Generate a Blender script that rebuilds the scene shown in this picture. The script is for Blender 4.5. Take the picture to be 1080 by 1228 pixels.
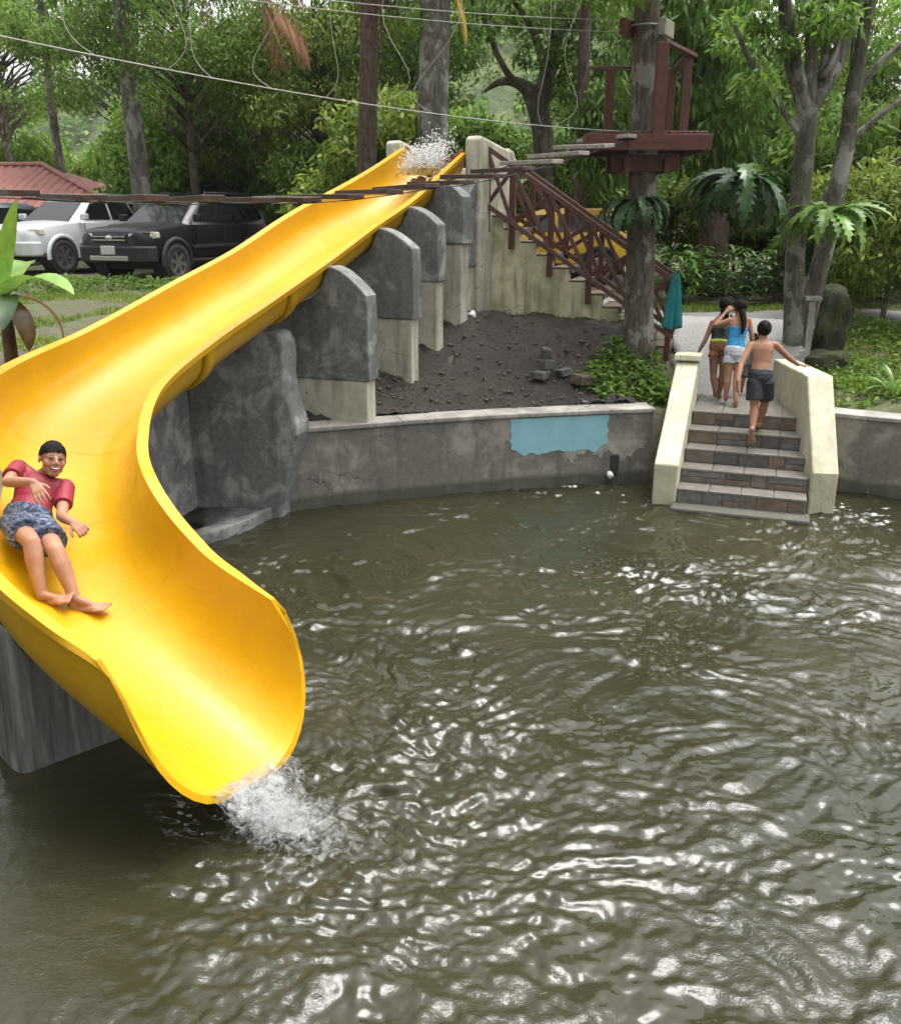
import bpy, bmesh, math, random
import numpy as np
from mathutils import Vector, Matrix, Euler

for o in list(bpy.data.objects):
    bpy.data.objects.remove(o)
scene = bpy.context.scene
COL = scene.collection

# ------------------------------------------------------------------ camera
CAM_H, PITCH, FPX = 3.4, math.radians(18.0), 1080.0
cam_data = bpy.data.cameras.new('camera')
cam_data.sensor_fit = 'VERTICAL'
cam_data.sensor_height = 24.0
cam_data.lens = 24.0 * FPX / 1228.0
cam_data.clip_end = 2000.0
cam = bpy.data.objects.new('camera', cam_data)
cam.location = (0, 0, CAM_H)
cam.rotation_euler = (math.pi / 2 - PITCH, 0, 0)
COL.objects.link(cam)
scene.camera = cam

# ------------------------------------------------------------------ sky, sun, exposure (bright overcast)
SUN_EL, SUN_ROT = math.radians(74), math.radians(62)
world = bpy.data.worlds.new('World')
scene.world = world
world.use_nodes = True
wn, wl = world.node_tree.nodes, world.node_tree.links
bgn = wn['Background']
sky = wn.new('ShaderNodeTexSky')
sky.sky_type = 'NISHITA'
sky.sun_disc = False
sky.sun_elevation = SUN_EL
sky.sun_rotation = SUN_ROT
sky.air_density = 1.0
sky.dust_density = 6.0
sky.ozone_density = 1.0
hs = wn.new('ShaderNodeHueSaturation')            # cloud cover takes the blue out of the sky
hs.inputs['Saturation'].default_value = 0.10
wl.new(sky.outputs[0], hs.inputs['Color'])
wl.new(hs.outputs[0], bgn.inputs['Color'])
bgn.inputs['Strength'].default_value = 0.15
sun_d = bpy.data.lights.new('sun', 'SUN')
sun_d.energy = 0.6
sun_d.angle = math.radians(30)
sun_d.color = (1.0, 0.96, 0.90)
sun = bpy.data.objects.new('sun', sun_d)
sdir = Vector((math.sin(SUN_ROT) * math.cos(SUN_EL), math.cos(SUN_ROT) * math.cos(SUN_EL), math.sin(SUN_EL)))
sun.rotation_euler = (-sdir).to_track_quat('-Z', 'Y').to_euler()
COL.objects.link(sun)
scene.view_settings.view_transform = 'Standard'
scene.view_settings.look = 'None'
scene.view_settings.exposure = 1.5
scene.view_settings.gamma = 1.0
scene.cycles.max_bounces = 8
scene.cycles.transparent_max_bounces = 16
scene.cycles.use_denoising = True

# ------------------------------------------------------------------ survey helpers (a point of the place from its bearing and distance)
_F = Vector((0, math.cos(PITCH), -math.sin(PITCH)))
_U = Vector((0, math.sin(PITCH), math.cos(PITCH)))
_R = Vector((1, 0, 0))
_O = Vector((0, 0, CAM_H))
def ray(px, py):
    return _F + _R * ((px - 540) / FPX) - _U * ((py - 614) / FPX)
def PY(px, py, Y):
    d = ray(px, py); return _O + d * (Y / d.y)
def PZ(px, py, z):
    d = ray(px, py); return _O + d * ((z - CAM_H) / d.z)
def PD(px, py, D):
    return _O + ray(px, py) * D
def proj(P):
    q = Vector(P) - _O; d = q.dot(_F)
    return 540 + FPX * q.dot(_R) / d, 614 - FPX * q.dot(_U) / d

# ------------------------------------------------------------------ mesh builder
class MB:
    def __init__(s):
        s.v, s.f, s.m = [], [], []
    def add(s, vs, fs, mi=0):
        b = len(s.v)
        s.v.extend([tuple(v) for v in vs])
        for f in fs:
            s.f.append(tuple(b + i for i in f)); s.m.append(mi)
    def hexa(s, c8, mi=0):      # bottom 4 ccw, top 4 ccw
        s.add(c8, [(3,2,1,0),(4,5,6,7),(0,1,5,4),(1,2,6,5),(2,3,7,6),(3,0,4,7)], mi)
    def box(s, c, size, M=None, mi=0):
        x, y, z = [k / 2 for k in size]; c = Vector(c)
        pts = [Vector(p) for p in ((-x,-y,-z),(x,-y,-z),(x,y,-z),(-x,y,-z),(-x,-y,z),(x,-y,z),(x,y,z),(-x,y,z))]
        if M is not None: pts = [M @ p for p in pts]
        s.hexa([c + p for p in pts], mi)
    def beam(s, a, b, w, h, up=(0,0,1), mi=0):
        a, b = Vector(a), Vector(b); d = (b - a).normalized(); up = Vector(up)
        sd = d.cross(up)
        if sd.length < 1e-4: sd = d.cross(Vector((0,1,0)))
        sd.normalize(); u = sd.cross(d).normalized()
        sd *= w / 2; u *= h / 2
        s.hexa([a-sd-u, b-sd-u, b+sd-u, a+sd-u, a-sd+u, b-sd+u, b+sd+u, a+sd+u], mi)
    def prism(s, poly, A, B, mi=0):   # poly: list of 3D points, A->B offset vector
        n = len(poly); p0 = [Vector(p) + Vector(A) for p in poly]; p1 = [Vector(p) + Vector(B) for p in poly]
        fs = [tuple(range(n - 1, -1, -1)), tuple(range(n, 2 * n))]
        fs += [(i, (i + 1) % n, n + (i + 1) % n, n + i) for i in range(n)]
        s.add(p0 + p1, fs, mi)
    def loft(s, rings, cap=True, closed=True, mi=0):
        n = len(rings[0]); vs = [p for r in rings for p in r]; fs = []
        for k in range(len(rings) - 1):
            for i in range(n if closed else n - 1):
                j = (i + 1) % n
                fs.append((k*n+i, k*n+j, (k+1)*n+j, (k+1)*n+i))
        if cap and closed:
            fs.append(tuple(range(n - 1, -1, -1))); fs.append(tuple((len(rings)-1)*n + i for i in range(n)))
        s.add(vs, fs, mi)
    def tube(s, pts, rad, n=8, cap=True, mi=0):
        pts = [Vector(p) for p in pts]
        if not hasattr(rad, '__len__'): rad = [rad] * len(pts)
        rings = []; prev = None
        for i, p in enumerate(pts):
            d = (pts[min(i+1, len(pts)-1)] - pts[max(i-1, 0)]).normalized()
            if prev is None:
                a = d.cross(Vector((0,0,1)) if abs(d.z) < .9 else Vector((1,0,0))).normalized()
            else:
                a = (prev - d * prev.dot(d)).normalized()
            prev = a; b = d.cross(a)
            rings.append([p + (a*math.cos(2*math.pi*k/n) + b*math.sin(2*math.pi*k/n)) * rad[i] for k in range(n)])
        s.loft(rings, cap, True, mi)
    def ell(s, c, rx, ry, rz, M=None, nu=16, nv=10, mi=0):
        c = Vector(c); vs = []; fs = []
        for j in range(1, nv):
            t = math.pi * j / nv
            for i in range(nu):
                a = 2*math.pi*i/nu
                q = Vector((rx*math.sin(t)*math.cos(a), ry*math.sin(t)*math.sin(a), rz*math.cos(t)))
                vs.append(c + (M @ q if M is not None else q))
        top = Vector((0,0,rz)); bot = Vector((0,0,-rz))
        vs.append(c + (M @ top if M is not None else top)); vs.append(c + (M @ bot if M is not None else bot))
        T, B = len(vs) - 2, len(vs) - 1
        for j in range(nv - 2):
            for i in range(nu):
                k = (i+1) % nu
                fs.append((j*nu+i, (j+1)*nu+i, (j+1)*nu+k, j*nu+k))
        for i in range(nu):
            k = (i+1) % nu
            fs.append((T, i, k)); fs.append((B, (nv-2)*nu+k, (nv-2)*nu+i))
        s.add(vs, fs, mi)
    def cone(s, a, ra, b, rb, n=12, mi=0):
        s.tube([a, b], [ra, rb], n, True, mi)
    def capsule(s, a, ra, b, rb, n=12):
        a, b = Vector(a), Vector(b); d = (b - a); L = d.length
        if L < 1e-6: s.ell(a, ra, ra, ra); return
        d /= L
        pts, rr = [], []
        for t in (-.98, -.8, -.5, 0):
            pts.append(a + d * ra * t); rr.append(ra * math.sqrt(max(0.02, 1 - t*t)))
        for t in (0, .5, .8, .98):
            pts.append(b + d * rb * t); rr.append(rb * math.sqrt(max(0.02, 1 - t*t)))
        s.tube(pts, rr, n)
    def mesh(s, name, mats=None, smooth=False):
        me = bpy.data.meshes.new(name)
        me.from_pydata(s.v, [], s.f)
        if mats:
            for m in (mats if isinstance(mats, (list, tuple)) else [mats]): me.materials.append(m)
            if isinstance(mats, (list, tuple)) and len(mats) > 1:
                me.polygons.foreach_set('material_index', s.m)
        if smooth: me.polygons.foreach_set('use_smooth', [True] * len(me.polygons))
        me.update()
        return me
    def build(s, name, mats=None, parent=None, smooth=False, bevel=0.0, fix=True, segs=2):
        me = s.mesh(name, mats, smooth)
        if fix:
            bm = bmesh.new(); bm.from_mesh(me)
            bmesh.ops.recalc_face_normals(bm, faces=bm.faces); bm.to_mesh(me); bm.free()
        o = link(name, me, parent)
        if bevel:
            md = o.modifiers.new('bevel', 'BEVEL'); md.width = bevel; md.segments = segs; md.limit_method = 'ANGLE'
            md.angle_limit = math.radians(40)
        return o

def link(name, data, parent=None):
    o = bpy.data.objects.new(name, data); COL.objects.link(o)
    if parent is not None:
        o.parent = parent
        if parent.type == 'EMPTY' or True:
            o.matrix_parent_inverse = Matrix.LocRotScale(parent.location, parent.rotation_euler, parent.scale).inverted() if parent.get('_world') else Matrix()
    return o
def tag(o, label, cat, group=None):
    o['label'] = label; o['category'] = cat
    if group: o['group'] = group
    return o
def thing(name, label, cat, loc=(0,0,0), rz=0.0, group=None, world=False):
    """Empty at a thing's base; world=True: its parts are modelled in world coordinates"""
    o = bpy.data.objects.new(name, None); COL.objects.link(o)
    o.empty_display_size = .2
    o.location = loc; o.rotation_euler = (0, 0, rz)
    if world: o['_world'] = 1
    return tag(o, label, cat, group)
def kind(o, k):
    o['kind'] = k; return o
def copy_tree(o, parent=None):
    c = o.copy(); COL.objects.link(c)
    if parent is not None: c.parent = parent
    for ch in o.children: copy_tree(ch, c)
    return c
def np_mesh(name, V, F, mats=None, smooth=False):
    """V (n,3) F (m,k) arrays"""
    me = bpy.data.meshes.new(name)
    V = np.ascontiguousarray(V, np.float32); F = np.ascontiguousarray(F, np.int32); k = F.shape[1]
    me.vertices.add(len(V)); me.vertices.foreach_set('co', V.ravel())
    me.loops.add(F.size); me.loops.foreach_set('vertex_index', F.ravel())
    me.polygons.add(len(F))
    me.polygons.foreach_set('loop_start', np.arange(0, F.size, k, dtype=np.int32))
    me.polygons.foreach_set('loop_total', np.full(len(F), k, np.int32))
    if smooth: me.polygons.foreach_set('use_smooth', np.ones(len(F), bool))
    me.update(calc_edges=True)
    if mats:
        for m in (mats if isinstance(mats, (list, tuple)) else [mats]): me.materials.append(m)
    return me

# smooth 2-D noise for geometry
def vnoise(x, y, seed=0):
    x = np.asarray(x, float); y = np.asarray(y, float)
    xi = np.floor(x).astype(np.int64); yi = np.floor(y).astype(np.int64); u = x - xi; v = y - yi
    u = u*u*u*(u*(u*6-15)+10); v = v*v*v*(v*(v*6-15)+10)
    def h(a, b):
        n = (a * 374761393 + b * 668265263 + seed * 1442695041) & 0xffffffff
        n = ((n ^ (n >> 13)) * 1274126177) & 0xffffffff
        return ((n ^ (n >> 16)) & 0xffffff) / float(0xffffff) * 2 - 1
    return (h(xi,yi)*(1-u)+h(xi+1,yi)*u)*(1-v) + (h(xi,yi+1)*(1-u)+h(xi+1,yi+1)*u)*v
def fbm(x, y, o=4, seed=0):
    s = 0; a = 1; 
    for k in range(o):
        s = s + a * vnoise(x * 2**k, y * 2**k, seed + 17*k); a *= .5
    return s

# ------------------------------------------------------------------ materials
MATS = {}
def nd(nt, t, **kw):
    n = nt.nodes.new(t)
    for k, v in kw.items():
        if k in n.inputs.keys() if hasattr(n.inputs, 'keys') else False: n.inputs[k].default_value = v
        else: setattr(n, k, v)
    return n
def base_mat(name):
    m = bpy.data.materials.new(name); m.use_nodes = True
    nt = m.node_tree; return m, nt, nt.nodes['Principled BSDF']
def pos(nt, scale=(1,1,1), obj=False):
    if obj:
        g = nt.nodes.new('ShaderNodeTexCoord').outputs['Object']
    else:
        g = nt.nodes.new('ShaderNodeNewGeometry').outputs['Position']
    mp = nt.nodes.new('ShaderNodeMapping'); mp.inputs['Scale'].default_value = scale
    nt.links.new(g, mp.inputs['Vector']); return mp.outputs['Vector']
def noise(nt, vec, scale, detail=6, rough=.6, dist=0.0):
    n = nt.nodes.new('ShaderNodeTexNoise'); n.inputs['Scale'].default_value = scale
    n.inputs['Detail'].default_value = detail; n.inputs['Roughness'].default_value = rough; n.inputs['Distortion'].default_value = dist
    nt.links.new(vec, n.inputs['Vector']); return n.outputs['Fac']
def ramp(nt, fac, stops):
    r = nt.nodes.new('ShaderNodeValToRGB'); nt.links.new(fac, r.inputs['Fac'])
    el = r.color_ramp.elements
    while len(el) < len(stops): el.new(.5)
    for e, (p, c) in zip(el, stops):
        e.position = p; e.color = (c[0], c[1], c[2], 1) if hasattr(c, '__len__') else (c, c, c, 1)
    return r.outputs['Color']
def mix(nt, fac, a, b, mode='MIX'):
    n = nt.nodes.new('ShaderNodeMix'); n.data_type = 'RGBA'; n.blend_type = mode
    for sock, val in ((n.inputs[0], fac), (n.inputs[6], a), (n.inputs[7], b)):
        if isinstance(val, bpy.types.NodeSocket): nt.links.new(val, sock)
        elif hasattr(val, '__len__'): sock.default_value = (*val[:3], 1)
        else: sock.default_value = val
    return n.outputs[2]
def bump(nt, bs, h, strength=.3, dist=.02, prev=None):
    b = nt.nodes.new('ShaderNodeBump'); b.inputs['Strength'].default_value = strength; b.inputs['Distance'].default_value = dist
    nt.links.new(h, b.inputs['Height'])
    if prev is not None: nt.links.new(prev, b.inputs['Normal'])
    nt.links.new(b.outputs[0], bs.inputs['Normal']); return b.outputs[0]
def simple(name, col, rough=.6, var=.25, scale=6.0, bstr=.2, bscale=40.0, bdist=.01, metal=0.0, coat=0.0, spec=.5, obj=False):
    """mottled one-colour surface"""
    if name in MATS: return MATS[name]
    m, nt, bs = base_mat(name); v = pos(nt, obj=obj)
    n = noise(nt, v, scale)
    c = ramp(nt, n, [(.25, [k*(1-var) for k in col]), (.75, [min(1, k*(1+var)) for k in col])])
    nt.links.new(c, bs.inputs['Base Color'])
    bs.inputs['Roughness'].default_value = rough; bs.inputs['Metallic'].default_value = metal
    bs.inputs['Coat Weight'].default_value = coat; bs.inputs['Specular IOR Level'].default_value = spec
    bs.inputs['Coat Roughness'].default_value = .16
    if bstr: bump(nt, bs, noise(nt, v, bscale, 5), bstr, bdist)
    MATS[name] = m; return m

def concrete(name, col, col2, stain=(.05,.05,.048), streak=.5, moss=0.0, rough=.75, crack=.8, wet=False):
    if name in MATS: return MATS[name]
    m, nt, bs = base_mat(name); v = pos(nt); vs = pos(nt, (5, 5, .55))
    n1 = noise(nt, v, 2.3, 8, .65, .4); n2 = noise(nt, vs, 1.6, 6, .6); n3 = noise(nt, v, 14, 6, .7)
    c = ramp(nt, n1, [(.36, [k*.8 for k in col2]), (.50, col2), (.60, col), (.72, [k*1.12 for k in col])])
    c = mix(nt, ramp(nt, n3, [(.35, 0), (.75, .35)]), c, [k*1.25 for k in col])
    sm = ramp(nt, n2, [(.50, 0), (.66, streak)])
    c = mix(nt, sm, c, stain)
    if crack:
        vo = nt.nodes.new('ShaderNodeTexVoronoi'); vo.feature = 'DISTANCE_TO_EDGE'; vo.inputs['Scale'].default_value = 1.1
        wv = nt.nodes.new('ShaderNodeVectorMath'); wv.operation = 'ADD'; nt.links.new(v, wv.inputs[0]); nn = nt.nodes.new('ShaderNodeTexNoise'); nn.inputs['Scale'].default_value = 4; nn.inputs['Detail'].default_value = 5
        nt.links.new(v, nn.inputs['Vector']); sc_ = nt.nodes.new('ShaderNodeVectorMath'); sc_.operation = 'SCALE'; sc_.inputs['Scale'].default_value = .35; nt.links.new(nn.outputs['Color'], sc_.inputs[0]); nt.links.new(sc_.outputs[0], wv.inputs[1]); nt.links.new(wv.outputs[0], vo.inputs['Vector'])
        ck = ramp(nt, vo.outputs['Distance'], [(0, crack), (.007, 0)]); cm = mix(nt, 1.0, ck, ramp(nt, noise(nt, v, .9, 3), [(.48, 0), (.60, 1)]), 'MULTIPLY')
        c = mix(nt, cm, c, [k*.35 for k in stain])
    if wet:                                        # algae line left by the water
        g_ = nt.nodes.new('ShaderNodeSeparateXYZ'); nt.links.new(v, g_.inputs[0])
        ma = nt.nodes.new('ShaderNodeMath'); ma.operation = 'MULTIPLY_ADD'; ma.inputs[1].default_value = -.22; nt.links.new(n1, ma.inputs[0]); nt.links.new(g_.outputs['Z'], ma.inputs[2])
        c = mix(nt, ramp(nt, ma.outputs[0], [(0, .75), (.07, 0)]), c, (.045,.045,.03))
    if moss:
        mm = noise(nt, pos(nt, (1.5,1.5,.8)), 1.1, 5, .6)
        c = mix(nt, ramp(nt, mm, [(.5, 0), (.72, moss)]), c, (.10, .13, .03))
    nt.links.new(c, bs.inputs['Base Color'])
    nt.links.new(ramp(nt, n1, [(.3, rough-.12), (.7, rough+.1)]), bs.inputs['Roughness'])
    b = bump(nt, bs, n3, .35, .012)
    bump(nt, bs, noise(nt, v, 70, 4, .7), .3, .004, b)
    MATS[name] = m; return m

M_CONC = concrete('dark_cement', (.30,.295,.28), (.125,.125,.122), streak=.45)
M_POOLWALL = concrete('pool_wall_cement', (.27,.25,.22), (.15,.138,.122), stain=(.07,.064,.058), streak=.45, wet=True)
M_CREAM = concrete('cream_plaster', (.56,.54,.45), (.46,.44,.35), stain=(.20,.17,.11), streak=.55)
M_CREAMG = concrete('mossy_cream_plaster', (.62,.58,.42), (.52,.48,.32), stain=(.13,.10,.05), streak=.65, moss=.6)
M_PARAPET = concrete('parapet_paint', (.54,.52,.40), (.48,.46,.33), stain=(.32,.27,.16), streak=.35)
M_COPING = concrete('coping_cement', (.38,.36,.32), (.24,.22,.2), stain=(.11,.1,.09), streak=.3)
M_WOOD = simple('red_brown_wood', (.085,.024,.016), .55, .45, 9, .35, 60, .006)
M_WOODL = simple('wet_highlight_wood', (.115,.05,.038), .45, .45, 14, .35, 60, .006)  # paler than the posts: wet highlight on the rails put into the colour
M_PLANK = simple('wet_plank', (.062,.033,.026), .25, .5, 10, .3, 50, .006)
M_PLANKW = simple('bleached_and_sheen_plank', (.30,.265,.24), .35, .4, 12, .3, 50, .006)  # weathered wood; on the bridge its paleness is a painted wet reflection
M_DARK = simple('black_rubber', (.018,.018,.019), .7, .2, 8, .2)
M_METAL = simple('galvanised_wire', (.30,.30,.29), .5, .15, 8, 0, metal=.3)

def yellow_mat():
    m, nt, bs = base_mat('yellow_fibreglass'); v = pos(nt)
    n1 = noise(nt, v, 1.4, 5, .55, .3); n2 = noise(nt, pos(nt, (1, 1, 1)), 9, 6, .65, 1.2)
    c = ramp(nt, n1, [(.3, (.50,.262,.001)), (.7, (.56,.312,.002))])
    c = mix(nt, ramp(nt, n2, [(.58, 0), (.85, .22)]), c, (.66,.45,.09))
    n4 = noise(nt, v, 3.1, 7, .7, .6); c = mix(nt, ramp(nt, n4, [(.57, 0), (.74, .30)]), c, (.40,.22,.02))
    c = mix(nt, ramp(nt, noise(nt, v, 55, 4, .75), [(.66, 0), (.72, .35)]), c, (.30,.17,.03))
    nt.links.new(c, bs.inputs['Base Color'])
    nt.links.new(ramp(nt, n2, [(.3, .30), (.75, .48)]), bs.inputs['Roughness'])
    bs.inputs['Coat Weight'].default_value = .35; bs.inputs['Coat Roughness'].default_value = .16
    bs.inputs['Specular IOR Level'].default_value = .25
    b = bump(nt, bs, noise(nt, v, 5, 4, .6, .8), .22, .03)
    bump(nt, bs, noise(nt, v, 38, 4, .6, .5), .10, .008, b)
    return m
M_YEL = yellow_mat()
# ------------------------------------------------------------------ terrain
POOL = [(-2.4,10.75),(-1.98,10.52),(-1.16,10.87),(.22,11.31),(1.8,11.71),(2.78,11.86),(4.6,11.75),(5.1,11.31),(5.8,11.05),(8,10.1),(11.5,7.5),(13,3),
        (12.5,-4),(6,-6.5),(-3,-6.5),(-7,-4),(-7.2,2),(-5.6,5.6),(-4.6,7.6),(-3.55,8.8),(-3.35,9.6),(-3.2,10.62)]
def pool_d(x, y):
    """signed distance to the pool's edge, positive outside"""
    x = np.asarray(x, float); y = np.asarray(y, float)
    best = np.full(x.shape, 1e9); ins = np.zeros(x.shape, bool); n = len(POOL)
    for i in range(n):
        ax, ay = POOL[i]; bx, by = POOL[(i+1) % n]
        t = np.clip(((x-ax)*(bx-ax)+(y-ay)*(by-ay))/((bx-ax)**2+(by-ay)**2), 0, 1)
        best = np.minimum(best, np.hypot(x-ax-t*(bx-ax), y-ay-t*(by-ay)))
        c = ((ay > y) != (by > y)) & (x < (bx-ax)*(y-ay)/((by-ay) if by != ay else 1e-9)+ax)
        ins ^= c
    return np.where(ins, -best, best)
def sstep(a, b, x):
    t = np.clip((np.asarray(x, float)-a)/(b-a), 0, 1); return t*t*(3-2*t)
def ground_z(x, y):
    x = np.asarray(x, float); y = np.asarray(y, float)
    d = pool_d(x, y)
    bank = .93 + .95*sstep(.3, 2.9, d)                      # mud bank up to the terrace
    lawn = 1.2 + .75*sstep(.3, 1.2, d)
    right = .88 + .15*sstep(.2, 1.5, d) + .55*sstep(2, 5.5, d)
    wl_ = sstep(-1.6, -3.0, x); wr = sstep(3.0, 4.4, x)
    z = bank*(1-wl_-wr) + lawn*wl_ + right*wr
    far = sstep(16, 26, y)
    z = z + far*(.22 + .0*x) + sstep(30, 90, y)*3.0
    z = z + .05*fbm(x*.6, y*.6, 3, 5)*sstep(.5, 1.5, d)
    v = (x-2.83)*.342 + (y-10.8)*.94; u = (x-2.83)*.94 - (y-10.8)*.342      # cut for the path up from the steps
    cut = .93 + (1.72-.955)*sstep(2.3, 5.6, v)
    m = sstep(-.75-.2*np.maximum(v-2.3, 0), -.35-.2*np.maximum(v-2.3, 0), u)*sstep(2.5, 2.0, u)*sstep(1.2, 1.6, v)*sstep(6.4, 5.8, v)
    z = np.minimum(z, z*(1-m) + (cut-.03)*m)
    return np.where(d < .12, -1.2, z)
def gz(x, y): return float(ground_z(np.array([x]), np.array([y]))[0])
def ground_mat():
    m, nt, bs = base_mat('earth_and_grass'); v = pos(nt)
    n1 = noise(nt, v, .55, 6, .6, .4); n2 = noise(nt, v, 9, 7, .7); n3 = noise(nt, v, 2.6, 6, .65)
    soil = ramp(nt, n2, [(.3, (.045,.034,.024)), (.7, (.13,.105,.08))])
    grass = ramp(nt, n2, [(.3, (.035,.05,.012)), (.7, (.11,.14,.035))])
    f = mix(nt, .5, n1, n3)
    c = mix(nt, ramp(nt, f, [(.42, 0), (.58, 1)]), soil, grass)
    nt.links.new(c, bs.inputs['Base Color']); bs.inputs['Roughness'].default_value = .9
    bump(nt, bs, n2, .7, .05); return m
M_GROUND = ground_mat()
def grid_sheet(name, xs, ys, zfun, mat, keep=None, off=0.0, smooth=True):
    X, Y = np.meshgrid(xs, ys); Z = zfun(X, Y) + off
    V = np.stack([X, Y, Z], -1).reshape(-1, 3); nx = len(xs)
    i, j = np.meshgrid(np.arange(nx-1), np.arange(len(ys)-1)); a = (j*nx+i).ravel()
    F = np.stack([a, a+1, a+1+nx, a+nx], 1)
    if keep is not None:
        cx = (xs[i.ravel()] + xs[i.ravel()+1])/2; cy = (ys[j.ravel()] + ys[j.ravel()+1])/2
        F = F[keep(cx, cy)]
    used = np.unique(F); mp = np.zeros(len(V), np.int64); mp[used] = np.arange(len(used))
    return link(name, np_mesh(name, V[used], mp[F], mat, smooth))
xs = np.concatenate([np.linspace(-300,-20,24)[:-1], np.arange(-20,20,.22), np.linspace(20,300,24)])
ys = np.concatenate([np.linspace(-120,-10,8)[:-1], np.arange(-10,34,.22), np.linspace(34,400,40)])
kind(grid_sheet('ground', xs, ys, ground_z, M_GROUND), 'structure')

# dark wet mud and gravel on the bank between the slide and the stairs
def mud_mat():
    m, nt, bs = base_mat('dark_wet_mud'); v = pos(nt)
    n1 = noise(nt, v, 1.1, 5, .6); n2 = noise(nt, v, 22, 7, .75)
    c = ramp(nt, n2, [(.3, (.014,.0105,.0075)), (.55, (.040,.030,.022)), (.78, (.095,.075,.057))])
    c = mix(nt, ramp(nt, n1, [(.45, 0), (.75, .5)]), c, (.075,.058,.043))
    nt.links.new(c, bs.inputs['Base Color']); bs.inputs['Roughness'].default_value = .42
    bump(nt, bs, n2, 1.0, .05); return m
M_MUD = mud_mat()
def mud_z(x, y):
    return ground_z(x, y) + .085 + .05*fbm(x*3, y*3, 3, 11) + .028*fbm(x*13, y*13, 2, 23)
kind(grid_sheet('mud_bank', np.arange(-2.2,2.75,.035), np.arange(10.4,15.6,.035), mud_z, M_MUD,
     lambda x, y: (pool_d(x, y) > .30) & (y < 15.3 - .25*(x-.3)) & (x > -1.9 + .2*fbm(y*2, x*2, 2, 3)) & (x < 2.6 + .15*fbm(y*3, x*3, 2, 9))), 'structure')
def gravel_mat(name, a, b):
    m, nt, bs = base_mat(name); v = pos(nt)
    n2 = noise(nt, v, 30, 6, .8); n1 = noise(nt, v, 1.2, 5, .6)
    vo = nt.nodes.new('ShaderNodeTexVoronoi'); vo.inputs['Scale'].default_value = 26; nt.links.new(v, vo.inputs['Vector'])
    c = ramp(nt, n2, [(.3, a), (.72, b)])
    c = mix(nt, ramp(nt, n1, [(.4, 0), (.75, .45)]), c, [k*.65 for k in a])
    nt.links.new(c, bs.inputs['Base Color']); bs.inputs['Roughness'].default_value = .7
    bump(nt, bs, vo.outputs['Distance'], .5, .02); return m
M_GRAVEL = gravel_mat('grey_gravel', (.09,.088,.082), (.24,.235,.225))
M_PAVE = gravel_mat('wet_concrete_path', (.20,.195,.18), (.36,.35,.335))
kind(grid_sheet('gravel_road', np.arange(-4,26,.2), np.arange(15.6,19.2,.2), ground_z, M_GRAVEL,
     lambda x, y: (y > 16.0+.1*np.sin(x*1.3)+.02*x) & (y < 18.4+.2*fbm(x, y, 2, 4)) & (x > 1.6), .018), 'structure')

# ------------------------------------------------------------------ water of the pool
def water_mat():
    m, nt, bs = base_mat('murky_green_water'); v = pos(nt)
    n1 = noise(nt, v, .35, 4, .5, .6); n2 = noise(nt, v, 1.7, 4, .55, .8)
    c = ramp(nt, n1, [(.35, (.022,.022,.0105)), (.65, (.036,.033,.017))])
    c = mix(nt, ramp(nt, n2, [(.60, 0), (.80, .35)]), c, (.075,.052,.027))
    nt.links.new(c, bs.inputs['Base Color'])
    bs.inputs['Roughness'].default_value = .035; bs.inputs['IOR'].default_value = 1.333
    bs.inputs['Specular IOR Level'].default_value = .75
    hb = mix(nt, ramp(nt, noise(nt, v, .9, 3, .5, .5), [(.40, 0), (.62, 1)]), (.5,.5,.5), noise(nt, pos(nt, (1,1.5,1)), 34, 3, .6, .8))
    b = bump(nt, bs, hb, .6, .008)
    return m
M_WATER = water_mat()
EX, EY = -1.27, 4.72      # where the chute pours in
def water_z(x, y):
    r = np.hypot(x-EX, y-EY)
    wx = x + .35*fbm(x*.9, y*.9, 2, 31); wy = y + .35*fbm(x*.9+9, y*.9, 2, 37)
    calm = 1 - .90*sstep(-1.0, -2.0, x + .35*(y-4.0))*sstep(2.6, 3.4, y)*sstep(8.0, 6.5, y)      # lee side under the chute
    calm = calm * (1 - .35*sstep(9.0, 10.5, y - .3*x)*sstep(0, -1.5, x))
    pat = .62 + .50*sstep(-.35, .55, fbm(x*.45+3, y*.6, 3, 71))                 # glassy and ruffled patches
    h = (.016*vnoise(wx*1.1, wy*1.6, 1) + .014*vnoise(wx*2.3+.6*wy, wy*3.9, 3))
    h = h + pat*(.024*vnoise(wx*4.0-.8*wy, wy*6.6+.6*wx, 5) + .0215*vnoise(wx*8+1.5*wy, wy*12-1.2*wx, 6) + .0125*vnoise(wx*15-2*wy, wy*21, 7) + .0052*vnoise(x*27+3*wy, y*38, 8))
    h = h*.85 + .03
    churn = np.exp(-((r-.9)/1.3)**2)*sstep(-.2, .4, (x-EX)*.5-(y-EY)*.8+.35)
    h = h + churn*(.014*vnoise(x*14, y*14, 41) + .007*vnoise(x*30, y*30, 43) + .010*np.sin(r*13 + 2*fbm(x*2, y*2, 2, 47)))
    return (h - .045)*calm
wxs = np.concatenate([np.arange(-7.5,-4,.08), np.arange(-4,5.2,.0165), np.arange(5.2,13.2,.06)])
wys = np.concatenate([np.arange(-6.6,1.6,.15), np.arange(1.6,6.5,.0165), np.arange(6.5,12.1,.026)])
kind(grid_sheet('pool_water', wxs, wys, water_z, M_WATER, lambda x, y: pool_d(x, y) < .22), 'structure')

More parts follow.
